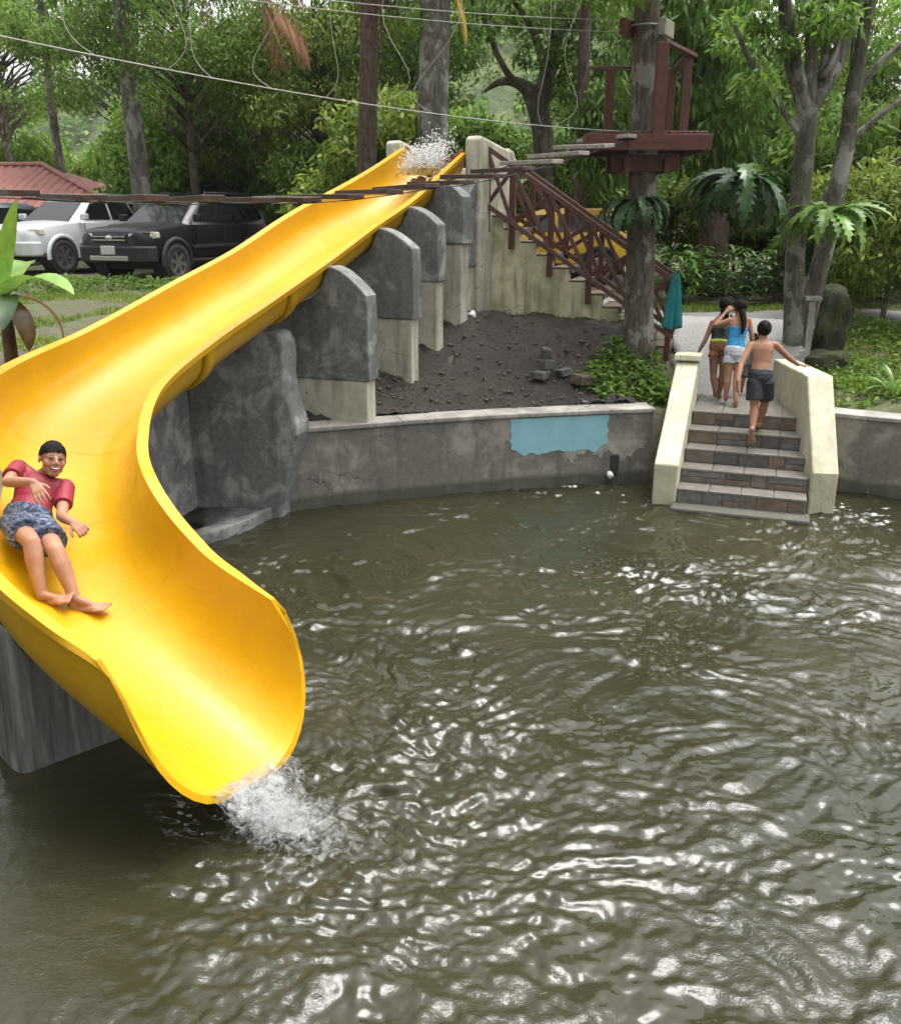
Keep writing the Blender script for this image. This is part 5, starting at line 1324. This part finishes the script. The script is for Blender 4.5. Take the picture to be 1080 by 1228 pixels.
RINGS = [(-.20,.060,.060),(-.08,.120,.095),(.06,.132,.100),(.22,.120,.090),(.38,.110,.080),(.58,.122,.085),(.75,.140,.090),(.88,.135,.080),(.97,.095,.060),(1.05,.052,.050)]
class Fig:
    def __init__(s, J, k):
        s.J = {a: Vector(b) for a, b in J.items()}; s.k = k
        J = s.J; s.ax = (J['neck']-J['pelvis'])
        s.latp = (J['hipL']-J['hipR']).normalized(); s.lats = (J['shL']-J['shR']).normalized()
    def ring(s, t, a, b, n=20):
        c = s.J['pelvis'] + s.ax*t; up = s.ax.normalized()
        l = s.latp.lerp(s.lats, max(0, min(1, t))); l = (l - up*l.dot(up)).normalized(); f = l.cross(up)
        return [c + l*a*math.cos(2*math.pi*i/n) + f*b*math.sin(2*math.pi*i/n) for i in range(n)]
    def torso(s, mb, t0=-9, t1=9, grow=0.0, flare=0.0):
        T = [r[0] for r in RINGS]
        ts = sorted({max(T[0], t0), min(T[-1], t1)} | {t for t in T if t0 < t < t1}); rings = []
        for t in ts:
            a = float(np.interp(t, T, [r[1] for r in RINGS]))*s.k + grow; b = float(np.interp(t, T, [r[2] for r in RINGS]))*s.k + grow
            if flare: a += flare*max(0, (.3-t)); b += flare*max(0, (.3-t))
            rings.append(s.ring(t, a, b))
        mb.loft(rings)
    def limb(s, mb, a, b, c, ra, rb, rc, bulge):
        J, k = s.J, s.k
        mb.capsule(J[a], ra*k, J[b], rb*k, 14)
        m = J[b].lerp(J[c], .3); mb.capsule(J[b], rb*k, m, bulge*k, 14); mb.capsule(m, bulge*k, J[c], rc*k, 14)
    def foot(s, mb, sd):
        J, k = s.J, s.k; an, toe = J['ank'+sd], J['toe'+sd]; heel = J.get('heel'+sd, an + Vector((0,0,-.05*k)))
        mb.capsule(an, .031*k, heel, .033*k, 10); d = (toe-heel).normalized(); w = d.cross(an-heel)
        w = w.normalized() if w.length > 1e-5 else Vector((1,0,0)); L = (toe-heel).length
        ball = heel + d*L*.68
        for q in (-.55, 0, .55): mb.capsule(heel, .027*k, ball + w*q*.036*k, .021*k, 8)
        mb.capsule(an, .028*k, ball, .019*k, 8)
        for i, q in enumerate((-1.0,-.5,0,.5,1.0)):
            b0 = ball + w*q*.034*k; mb.capsule(b0, .0115*k, b0 + d*L*.32*(1-.10*abs(q+ (1.0 if sd == 'L' else -1.0))), .0095*k, 8)
    def hand(s, mb, sd, d, nrm, curl=.4, spread=.14, thumb=1):
        """palm, four fingers and a thumb; d: along the hand, nrm: out of the back of the hand"""
        k = s.k; w = s.J['wr'+sd]; d = Vector(d).normalized(); nrm = Vector(nrm); nrm = (nrm - d*nrm.dot(d)).normalized(); x = d.cross(nrm)*thumb
        for q in (-.024,-.008,.008,.024): mb.capsule(w + d*.012*k + x*q*.6*k, .014*k, w + d*.075*k + x*q*1.1*k, .0125*k, 8)
        for i, (q, L) in enumerate(((-.030,.052),(-.010,.066),(.010,.070),(.030,.062))):
            p = w + d*.078*k + x*q*k; a = 0.0; dirn = (d + x*(q/.03)*spread).normalized()
            for seg, f in enumerate((.45,.32,.23)):
                a += curl*(1.0 if seg else .6); dd = dirn*math.cos(a) - nrm*math.sin(a); e = p + dd*L*f*k*1.15
                mb.capsule(p, (.0092-.0007*seg)*k, e, (.0086-.0008*seg)*k, 8); p = e
        p = w + d*.028*k + x*.026*k; dd = (x*.75 + d*.65 - nrm*.35).normalized()
        for f in (.034,.028): e = p + dd*f*k; mb.capsule(p, .0105*k, e, .0092*k, 8); dd = (dd*.6 + d*.6 - nrm*.35*curl).normalized(); p = e
    def body(s, name, mat, parent, voxel, head, hands, smooth=6):
        mb = MB(); k, J = s.k, s.J
        s.torso(mb)
        for sd in 'LR':
            s.limb(mb, 'sh'+sd, 'el'+sd, 'wr'+sd, .043, .033, .0235, .0345)
            s.limb(mb, 'hip'+sd, 'kn'+sd, 'ank'+sd, .076, .050, .031, .054)
            s.foot(mb, sd)
            mb.capsule(J['neck']-s.ax.normalized()*.03*k, .045*k, J['sh'+sd], .040*k, 10)
        for h in hands: s.hand(mb, *h)
        hc, M, hh = head                                     # centre, frame (x right, y face, z up), height
        P = lambda x, y, z: hc + M @ (Vector((x,y,z))*hh)
        def E(x, y, z, a, b, c): mb.ell(P(x,y,z), a*hh, b*hh, c*hh, M, 18, 12)
        E(0,-.05,.13,.325,.385,.37); E(0,.09,-.10,.275,.27,.36); E(0,.19,-.37,.155,.15,.115)
        for g in (-1, 1):
            E(g*.15,.21,-.10,.13,.13,.14); E(g*.335,-.03,-.01,.035,.075,.115); E(g*.10,.28,.06,.13,.07,.07); E(g*.05,.385,-.125,.045,.045,.035); E(g*.165,.06,-.24,.10,.16,.14)
        mb.capsule(P(0,.33,.06), .035*hh, P(0,.42,-.09), .048*hh, 10)
        E(0,.345,-.215,.105,.05,.030); E(0,.335,-.285,.095,.05,.032)
        mb.capsule(P(0,-.10,-.30), .20*hh, J['neck'], .052*k, 14)
        s.P, s.hh, s.M, s.hc = P, hh, M, hc
        return fuse(mb, name, mat, parent, voxel, smooth)
    def cap(s, name, mat, parent, cond, grow=1.06, seed=0, jag=.05):
        """close-cropped hair: a shell over the skull where cond(local) holds"""
        bm = bmesh.new(); bmesh.ops.create_icosphere(bm, subdivisions=5, radius=1)
        kill = []
        for v in bm.verts:
            d = v.co.normalized(); q = Vector((d.x*.335*grow, -.05+d.y*.395*grow, .12+d.z*.39*grow))
            if not cond(q, jag*float(fbm(d.x*9, d.y*9+d.z*7, 2, seed))): kill.append(v)
            v.co = s.P(*q) + (s.M @ d)*s.hh*.012*float(fbm(d.x*14, d.y*14+d.z*11, 2, seed+3))
        bmesh.ops.delete(bm, geom=kill, context='VERTS')
        me = bpy.data.meshes.new(name); bm.to_mesh(me); bm.free(); me.materials.append(mat); me.polygons.foreach_set('use_smooth', [True]*len(me.polygons))
        o = link(name, me, parent); md = o.modifiers.new('t', 'SOLIDIFY'); md.thickness = .05*s.hh; md.offset = -1; return o
HAIR = cloth_mat('black_hair', (.006,.0045,.004), None, rough=.75, wr=.8)
HAIR.node_tree.nodes['Principled BSDF'].inputs['Specular IOR Level'].default_value = .2
def frame_from(fwd, up):
    f = Vector(fwd).normalized(); u = Vector(up); u = (u - f*u.dot(f)).normalized(); x = f.cross(u)
    return Matrix((x, f, u)).transposed()
_toc = lambda px, py: -ray(px, py).normalized()

# --- the boy on the slide
k = 1.16
J = dict(neck=PD(51,572,6.70), pelvis=PD(33,622,6.52), shR=PD(23,561,6.70), shL=PD(79,584,6.70), hipR=PD(19,627,6.47), hipL=PD(49,632,6.47),
         elR=PD(9,578,6.40), wrR=PD(40,578,6.22), elL=PD(74,619,6.45), wrL=PD(88,627,6.25),
         knR=PD(38,650,6.10), knL=PD(67,660,6.12), ankR=PD(50,713,6.08), ankL=PD(90,717,6.10), heelR=PD(52,722,6.13), heelL=PD(88,729,6.145), toeR=PD(86,717,6.03), toeL=PD(130,728,6.10))
boy = thing('person', 'boy in a red T-shirt and patterned swim shorts sliding down the yellow chute', 'person', PD(33,640,6.6), world=True)
SK1 = skin_mat('skin_warm_brown', (.36,.185,.115))
f = Fig(J, k)
hM = frame_from(_toc(63,550)*1.0 + Vector((.30,0,-.02)), _U*1.0 + _R*.16 - _F*.12)
f.body('body', SK1, boy, .0052, (PD(63.5,551,6.64), hM, .268),
       [('R', PD(54,603,6.16)-PD(40,578,6.22), _toc(48,590), .30, .14, -1), ('L', PD(98,634,6.20)-PD(88,627,6.25), _toc(95,630)+Vector((0,0,.6)), 1.25, .05, 1)], 5)
f.cap('hair', HAIR, boy, lambda q, n: q.z > .06 + .40*q.y + n*.5 , 1.04, 2, .06)
M_EYE = simple('eye_dark', (.02,.013,.009), .8, .1, 5, 0); M_WHITE = simple('eye_white', (.15,.10,.08), .8, .05, 5, 0); M_LIPC = simple('lip', (.26,.085,.07), .4, .2, 20, 0); M_MOUTH = simple('mouth_dark', (.06,.015,.015), .4, .1, 8, 0)
for g in (-1, 1):
    mb = MB(); mb.ell(f.P(g*.125,.345,.015), .058*f.hh, .03*f.hh, .016*f.hh, f.M); e = mb.build('eye', M_WHITE, boy, smooth=True)
    mb = MB(); mb.ell(f.P(g*.125+.005,.368,.014), .030*f.hh, .014*f.hh, .016*f.hh, f.M); mb.build('iris', M_EYE, e, smooth=True)
    mb = MB(); mb.tube([f.P(g*.055,.362,.035), f.P(g*.125,.372,.048), f.P(g*.19,.335,.018)], .008*f.hh, 6); mb.build('eyelid', M_EYE, e, smooth=True)
    mb = MB(); mb.tube([f.P(g*.045,.375,.088), f.P(g*.12,.378,.118), f.P(g*.215,.325,.085)], [.009*f.hh,.013*f.hh,.006*f.hh], 6); mb.build('eyebrow', HAIR, boy, smooth=True)
arc = lambda z0, w, dz, y, n=9: [f.P(w*(i/(n-1)*2-1), y - .085*((i/(n-1)*2-1)**2), z0 + dz*((i/(n-1)*2-1)**2)) for i in range(n)]
mb = MB(); mb.tube(arc(-.265,.135,.060,.385), [.008*f.hh]+[.022*f.hh]*7+[.008*f.hh], 8); mo = mb.build('mouth', M_MOUTH, boy, smooth=True)
mb = MB(); mb.tube(arc(-.252,.115,.052,.398), [.006*f.hh]+[.017*f.hh]*7+[.006*f.hh], 8); mb.build('teeth', simple('teeth', (.72,.69,.62), .3, .05, 5, 0), mo, smooth=True)
mb = MB(); mb.tube(arc(-.228,.14,.068,.392), .013*f.hh, 6); mb.build('upper_lip', M_LIPC, mo, smooth=True)
mb = MB(); mb.tube(arc(-.300,.13,.085,.388), .016*f.hh, 6); mb.build('lower_lip', M_LIPC, mo, smooth=True)
mb = MB(); f.torso(mb, .12, .985, .014)
for sd in 'LR':
    J_ = f.J; e = J_['sh'+sd].lerp(J_['el'+sd], .62); ax_ = (e-J_['sh'+sd]).normalized()
    mb.tube([J_['sh'+sd]-ax_*.045*k, J_['sh'+sd], e], [.035*k,.058*k,.058*k], 16); mb.capsule(J_['neck']-f.ax.normalized()*.045*k, .05*k, J_['sh'+sd], .052*k, 12)
sh = fuse(mb, 'shirt', cloth_mat('crimson_wet_cloth', (.235,.012,.028), None, rough=.6, wr=.22), boy, .006, 3)
mb = MB(); mb.tube([f.J['neck']+f.ax.normalized()*.012+ (f.M @ Vector((math.cos(a/16*6.283)*.062*k, math.sin(a/16*6.283)*.055*k, 0))) for a in range(17)], .009*k, 6); mb.build('collar', sh.data.materials[0], sh, smooth=True)
mb = MB(); f.torso(mb, -.20, .20, .022)
for sd in 'LR':
    J_ = f.J; a = J_['hip'+sd]; e = a.lerp(J_['kn'+sd], .66)
    mb.tube([a-(e-a)*.15, a, a.lerp(e, .5), e], [.07*k,.094*k,.098*k,.100*k], 16)
def shorts_mat():
    m, nt, bs = base_mat('navy_white_print'); v = pos(nt); n = noise(nt, v, 15, 4, .6, 2.0); n2 = noise(nt, v, 24, 3, .6, 1.5)
    c = ramp(nt, n, [(.44, (.012,.018,.05)), (.50, (.07,.12,.20)), (.55, (.012,.018,.05)), (.58, (.30,.33,.37)), (.64, (.014,.02,.055))]); c = mix(nt, ramp(nt, n2, [(.62,0),(.66,1)]), c, (.42,.44,.46))
    nt.links.new(c, bs.inputs['Base Color']); bs.inputs['Roughness'].default_value = .7; bump(nt, bs, noise(nt, v, 18, 3, .5, .8), .25, .03); return m
fuse(mb, 'swim_shorts', shorts_mat(), boy, .006, 3)

# --- children climbing the steps, seen from behind
def walker(label, J, k, skin, head_c, hh, fwd, up, hands, voxel=.0075):
    t = thing('person', label, 'person', (J['ankL']+J['ankR'])/2, world=True, group=None)
    f = Fig(J, k); f.body('body', skin, t, voxel, (head_c, frame_from(fwd, up), hh), hands, 4); return t, f
def garment(f, name, mat, t, t0, t1, grow, legs=0.0, lr=.088, voxel=.0075):
    mb = MB(); f.torso(mb, t0, t1, grow)
    if legs:
        for sd in 'LR':
            a = f.J['hip'+sd]; e = a.lerp(f.J['kn'+sd], legs); mb.tube([a-(e-a)*.4, a-(e-a)*.15, a, e], [.06*f.k, lr*f.k, (lr+.004)*f.k, (lr+.010)*f.k], 16)
    return fuse(mb, name, mat, t, voxel, 3)
SK2 = skin_mat('skin_brown', (.30,.15,.09)); SK3 = skin_mat('skin_deep_brown', (.21,.105,.065))
V3 = Vector
# boy in dark shorts with a hand on the parapet
D = 11.45
J = dict(neck=PD(914,409,D), pelvis=PD(911,453,D), shL=PD(900,414,D), shR=PD(930,414,D), hipL=PD(904.5,459,D), hipR=PD(918,459,D),
         elL=PD(888,437,D-.08), wrL=PD(884,457,D-.18), elR=PD(944,428,D+.02), wrR=PD(956,437,D+.06),
         knL=PD(904,488,D+.02), knR=PD(916,485,D+.18), ankL=PD(902,513,D-.06), ankR=PD(909,508,D+.34), heelL=PD(901,515,D-.10), toeL=PD(900.5,532,D+.0), heelR=PD(909,510,D+.30), toeR=PD(910,507,D+.52))
t, f = walker('boy in black swim shorts climbing the pool steps with a hand on the parapet', J, 1.07, SK2, PD(915.5,396,D), .235, Vector((.1,1,.05)), (0,0,1),
    [('L', Vector((0,.15,-1)), Vector((-1,-.1,0)), .3, .1, 1), ('R', Vector((.9,.35,-.12)), Vector((0,0,1)), .12, .25, 1)])
f.cap('hair', HAIR, t, lambda q, n: q.z > -.20 + .55*q.y + n, 1.10, 5)
garment(f, 'swim_shorts', cloth_mat('black_shorts', (.012,.014,.022), None, rough=.55), t, -.2, .20, .022, .72, .094)
# girl in the blue top
D = 12.42
J = dict(neck=PD(886,380,D), pelvis=PD(880,424,D), shL=PD(876,384,D), shR=PD(897,384,D), hipL=PD(874,429,D), hipR=PD(887,429,D),
         elL=PD(857,390,D+.05), wrL=PD(870,374,D+.12), elR=PD(901,403,D+.02), wrR=PD(903,421,D+.1),
         knL=PD(872,453,D+.02), knR=PD(883,455,D-.03), ankL=PD(870,474,D+.05), ankR=PD(882,481,D-.12), toeL=PD(871,475,D+.24), toeR=PD(881,484,D+.02))
t, f = walker('girl in a bright blue top and pale grey shorts with one hand raised', J, .98, SK2, PD(887,369,D), .225, Vector((-.25,1,0)), Vector((0,0,1)),
    [('L', Vector((.7,.35,.55)), Vector((-.3,-1,.3)), .4, .1, 1), ('R', Vector((0,.3,-1)), Vector((1,0,0)), .3, .1, 1)])
hr = f.cap('hair', HAIR, t, lambda q, n: q.z > -.35 + .55*q.y + n, 1.10, 6)
mb = MB(); stem(mb, [PD(889,372,D-.10), PD(891.5,383,D-.12), PD(891,393,D-.13), PD(889,401,D-.12)], [.045,.040,.032,.010], 10); mb.build('ponytail', HAIR, hr, smooth=True)
top = garment(f, 'swim_top', cloth_mat('bright_blue_cloth', (.01,.20,.42), None, rough=.6), t, .16, .70, .010)
mb = MB(); f2 = f.J['neck']; stem(mb, [f.J['pelvis']+f.ax*.70+f.latp*.06+Vector((0,-.06,0)), f2+f.latp*.035+Vector((0,-.045,-.02)), f2+f.latp*.03+Vector((0,.03,.01))], [.007,.007,.007], 6); mb.build('strap', top.data.materials[0], top)
garment(f, 'waistband', cloth_mat('white_band', (.50,.52,.54), None), t, .10, .17, .016)
garment(f, 'shorts', cloth_mat('pale_grey_cloth', (.36,.37,.40), None, rough=.6), t, -.2, .12, .014, .30, .080)
# girl with the dark top and lime waistband
D = 12.72
J = dict(neck=PD(864,382,D), pelvis=PD(861,418,D), shL=PD(854,387,D), shR=PD(874,386,D), hipL=PD(855.5,424,D), hipR=PD(868,424,D),
         elL=PD(846,406,D), wrL=PD(839,419,D+.03), elR=PD(880,402,D+.1), wrR=PD(879,388,D+.2),
         knL=PD(855,449,D+.02), knR=PD(866,449,D), ankL=PD(857,470,D-.02), ankR=PD(862,472,D+.05), toeL=PD(858,472,D+.20), toeR=PD(863,473,D+.26))
t, f = walker('girl in a black top and orange patterned bottoms with a lime waistband', J, .95, SK3, PD(869,367,D), .22, Vector((.35,1,0)), Vector((0,0,1)),
    [('L', Vector((-.3,.1,-1)), Vector((-1,0,.2)), .3, .1, 1), ('R', Vector((-.2,.3,1)), Vector((1,0,0)), .3, .1, 1)])
hr = f.cap('hair', HAIR, t, lambda q, n: q.z > -.40 + .55*q.y + n, 1.12, 7)
mb = MB(); stem(mb, [PD(868,371,D-.10), PD(869,380,D-.11), PD(870,389,D-.11)], [.055,.05,.02], 10); mb.build('loose_hair', HAIR, hr, smooth=True)
garment(f, 'swim_top', cloth_mat('black_swim_cloth', (.012,.013,.014), None, rough=.5), t, .30, .66, .009)
garment(f, 'waistband', cloth_mat('lime_band', (.40,.55,.05), None), t, .19, .29, .014)
garment(f, 'swim_bottoms', cloth_mat('orange_patterned_cloth', (.30,.085,.03), (.10,.06,.03), 34, .5), t, -.2, .20, .010, .14, .078)
# small child in grey shorts half hidden between them
D = 12.95
J = dict(neck=PD(903,417,D), pelvis=PD(897,438,D), shL=PD(897,419,D), shR=PD(909,419,D), hipL=PD(893.5,441,D), hipR=PD(901,441,D),
         elL=PD(894,430,D), wrL=PD(893,440,D), elR=PD(912,430,D), wrR=PD(912,440,D), knL=PD(891,455,D), knR=PD(902,455,D), ankL=PD(889,467,D), ankR=PD(903,467,D+.1), toeL=PD(889,469,D+.14), toeR=PD(903,468,D+.26))
t, f = walker('small child in grey shorts half hidden behind the boy on the steps', J, .60, SK3, PD(904,408,D), .19, Vector((0,1,0)), Vector((0,0,1)),
    [('L', Vector((0,.1,-1)), Vector((-1,0,0)), .3, .1, 1), ('R', Vector((0,.1,-1)), Vector((1,0,0)), .3, .1, 1)], .006)
f.cap('hair', HAIR, t, lambda q, n: q.z > -.25 + .55*q.y + n, 1.10, 8)
garment(f, 'shorts', cloth_mat('grey_shorts', (.055,.06,.06), None), t, -.2, .25, .020, .78, .10, .006)
garment(f, 'shirt', cloth_mat('teal_shirt', (.02,.14,.16), None), t, .20, .95, .008, 0, .1, .006)

# ------------------------------------------------------------------ splashing water and foam
def foam_mat():
    m, nt, bs = base_mat('white_water'); v = pos(nt)
    n = noise(nt, v, 16, 6, .7, 1.2)
    bs.inputs['Base Color'].default_value = (.30,.305,.30,1); bs.inputs['Roughness'].default_value = .25
    bs.inputs['Subsurface Weight'].default_value = 0
    tr = nt.nodes.new('ShaderNodeBsdfTransparent'); mx = nt.nodes.new('ShaderNodeMixShader')
    at = nt.nodes.new('ShaderNodeAttribute'); at.attribute_name = 'dens'; at.attribute_type = 'GEOMETRY'
    ad = nt.nodes.new('ShaderNodeMath'); ad.operation = 'MULTIPLY_ADD'; ad.inputs[1].default_value = 1.0; nt.links.new(at.outputs['Fac'], ad.inputs[0]); nt.links.new(n, ad.inputs[2])
    fac = ramp(nt, ad.outputs[0], [(.66, 0), (.95, .9)])
    nt.links.new(fac, mx.inputs[0]); nt.links.new(tr.outputs[0], mx.inputs[1]); nt.links.new(bs.outputs[0], mx.inputs[2])
    nt.links.new(mx.outputs[0], nt.nodes['Material Output'].inputs['Surface']); bump(nt, bs, n, .6, .03); return m
M_FOAM = foam_mat()
M_DROP = simple('water_drop', (.70,.71,.71), .15, .05, 5, 0, spec=.8)
def foam_sheet():
    xs_ = np.arange(-1.7,.1,.02); ys_ = np.arange(3.4,5.3,.02)
    ux, uy = .80, -.60
    def zf(x, y):
        a = (x-EX)*ux + (y-EY)*uy; b_ = (x-EX)*-uy + (y-EY)*ux
        d = np.exp(-((a-.42)/.42)**2 - (b_/.34)**2)
        return water_z(x, y) + .012 + d*(.05 + .05*np.abs(fbm(x*9, y*9, 3, 91)))
    o = grid_sheet('splash_foam', xs_, ys_, zf, M_FOAM, lambda x, y: pool_d(x, y) < 0)
    me = o.data; co = np.empty(len(me.vertices)*3, np.float32); me.vertices.foreach_get('co', co); co = co.reshape(-1,3)
    a = (co[:,0]-EX)*ux + (co[:,1]-EY)*uy; b_ = (co[:,0]-EX)*-uy + (co[:,1]-EY)*ux
    d = np.exp(-((a-.26)/.30)**2 - (b_/.20)**2)*.46 + .24*np.exp(-((a-.6)/.6)**2 - (b_/.5)**2) - .06
    at = me.attributes.new('dens', 'FLOAT', 'POINT'); at.data.foreach_set('value', d.astype(np.float32))
    kind(o, 'stuff'); o['label'] = 'white foam where the slide pours into the pool'; o['category'] = 'foam'
foam_sheet()
inn = section(NR-1)[0][7:16]; V, F, dn = [], [], []      # sheet of water pouring off the lip
for j in range(13):
    u_ = j/12
    for i, p in enumerate(inn):
        q = p + V3(SH[NR-1])*(-.10 + .42*u_) + V3((0,0,.006 + .02*(1-u_) - (p.z+.01)*max(0, (u_-.2)/.8)**1.6)); V.append(q + V3((.012*math.sin(i*2.1+j), .012*math.cos(i*1.7+j*1.3), 0)))
        dn.append(.42*math.sin(math.pi*min(1, .12+u_*.88))**.8 - .09*max(0, abs(i-4)-.5) - (.5 if i in (0, len(inn)-1) or j == 12 else 0))
for j in range(12):
    for i in range(len(inn)-1): a = j*len(inn)+i; F.append((a, a+1, a+1+len(inn), a+len(inn)))
mb = MB(); mb.add(V, F); o = mb.build('pouring_water', M_FOAM, None, smooth=True, fix=False); at = o.data.attributes.new('dens', 'FLOAT', 'POINT'); at.data.foreach_set('value', np.array(dn, np.float32))
kind(o, 'stuff'); o['label'] = 'thin sheet of water pouring off the slide lip'; o['category'] = 'water'
def drops(name, label, C, r, mat):
    n = len(C); V = (C[:,None,:] + oc[None]*np.array([1,1,1.4])*r[:,None,None]).reshape(-1,3); F = (of[None]+np.arange(n)[:,None,None]*6).reshape(-1,3)
    o = kind(link(name, np_mesh(name, V, F, mat, True)), 'stuff'); o['label'] = label; o['category'] = 'splash'; return o
# burst of water at the top of the slide over red-brown feeder stones
r_ = np.random.default_rng(3); n = 3600
tc = Vector(SP[2]) + Vector((0,0,.02)); Ht = np.array(SH[2]); Nt = np.array([SN[2][0], SN[2][1], 0])
a = r_.normal(0, .20, n); b_ = r_.normal(0, .15, n); h_ = np.abs(r_.normal(0, .16, n))
C_ = np.array(tc)[None] - Ht[None]*(a-.12)[:,None] + Nt[None]*(b_+.06+.25*h_)[:,None] + np.array([0,0,1.])*(h_-.22+.6*np.maximum(a,0))[:,None]
drops('water_burst', 'burst of white spray at the top of the slide', C_, .004+.012*r_.uniform(0,1,n)**2, M_DROP)
mb = MB()
for i in range(90):                                      # strands thrown up by the feed water
    aa, bb = r_.normal(0,.13), r_.normal(0,.14); p0 = tc - V3(Ht)*(aa-.1) + V3(Nt)*bb + V3((0,0,-.30)); hgt = r_.uniform(.10,.42)
    p1 = p0 + V3((r_.normal(.04,.05), r_.normal(0,.05), hgt*.6)); p2 = p0 + V3((r_.normal(.12,.09), r_.normal(0,.08), hgt)); mb.tube([p0, p1, p2], [.010,.012,.003], 5)
o = mb.build('water_strands', M_DROP, None, smooth=True); kind(o, 'stuff'); o['label'] = 'strands of feed water thrown up at the top of the slide'; o['category'] = 'splash'
M_BRICK = simple('wet_red_brick', (.20,.065,.045), .35, .4, 12, .5)
fd = thing('feeder_stones', 'wet red-brown stones under the feed water at the top of the slide', 'stones', tuple(tc), world=True)
rr_ = random.Random(4)
for i in range(14):
    u_, w_ = rr_.uniform(-.22,.24), rr_.uniform(-.15,.30); p = tc + V3(Nt)*u_ - V3(Ht)*w_ + V3((0,0,-.42+.55*max(0,w_)+rr_.uniform(0,.06)))
    mb = MB(); mb.ell(p, rr_.uniform(.04,.07), rr_.uniform(.04,.06), rr_.uniform(.03,.05), None, 8, 6); mb.build('stone', M_BRICK, fd)
# red rope across the head of the chute
pa = Vector(section(0)[0][0]); pb_ = Vector(section(0)[0][-1]); mb = MB(); mb.tube([pa.lerp(pb_, i/14) + V3((0,0,.03-.20*4*(i/14)*(1-i/14))) - H0*.02 for i in range(15)], .022, 8)
tag(mb.build('rope', simple('red_rope', (.22,.05,.035), .7, .3, 20, .3), None, smooth=True), 'sagging red rope slung across the head of the slide', 'rope')
# fine drops splashing up at the mouth
n = 160; a = r_.normal(.12,.14,n); b_ = r_.normal(0,.16,n); C_ = np.stack([EX+.80*a+.60*b_, EY-.60*a+.80*b_, np.abs(r_.normal(.02,.05,n))],1); drops('splash_drops', 'drops splashing up at the mouth of the slide', C_, .002+.005*r_.uniform(0,1,n)**2, M_DROP)
# ------------------------------------------------------------------ humid air over the clearing and the hill
mb = MB(); mb.box((0,140,24.0), (760,620,56)); hz = mb.build('haze', None, None)
mh = bpy.data.materials.new('humid_air'); mh.use_nodes = True; nt = mh.node_tree
nt.nodes.remove(nt.nodes['Principled BSDF']); pv = nt.nodes.new('ShaderNodeVolumePrincipled'); pv.inputs['Color'].default_value = (.85,.88,.90,1); pv.inputs['Density'].default_value = .0003; pv.inputs['Anisotropy'].default_value = .2
nt.links.new(pv.outputs[0], nt.nodes['Material Output'].inputs['Volume']); hz.data.materials.append(mh); kind(hz, 'stuff'); hz['label'] = 'thin humid haze lying over the forest and hill'; hz['category'] = 'haze'
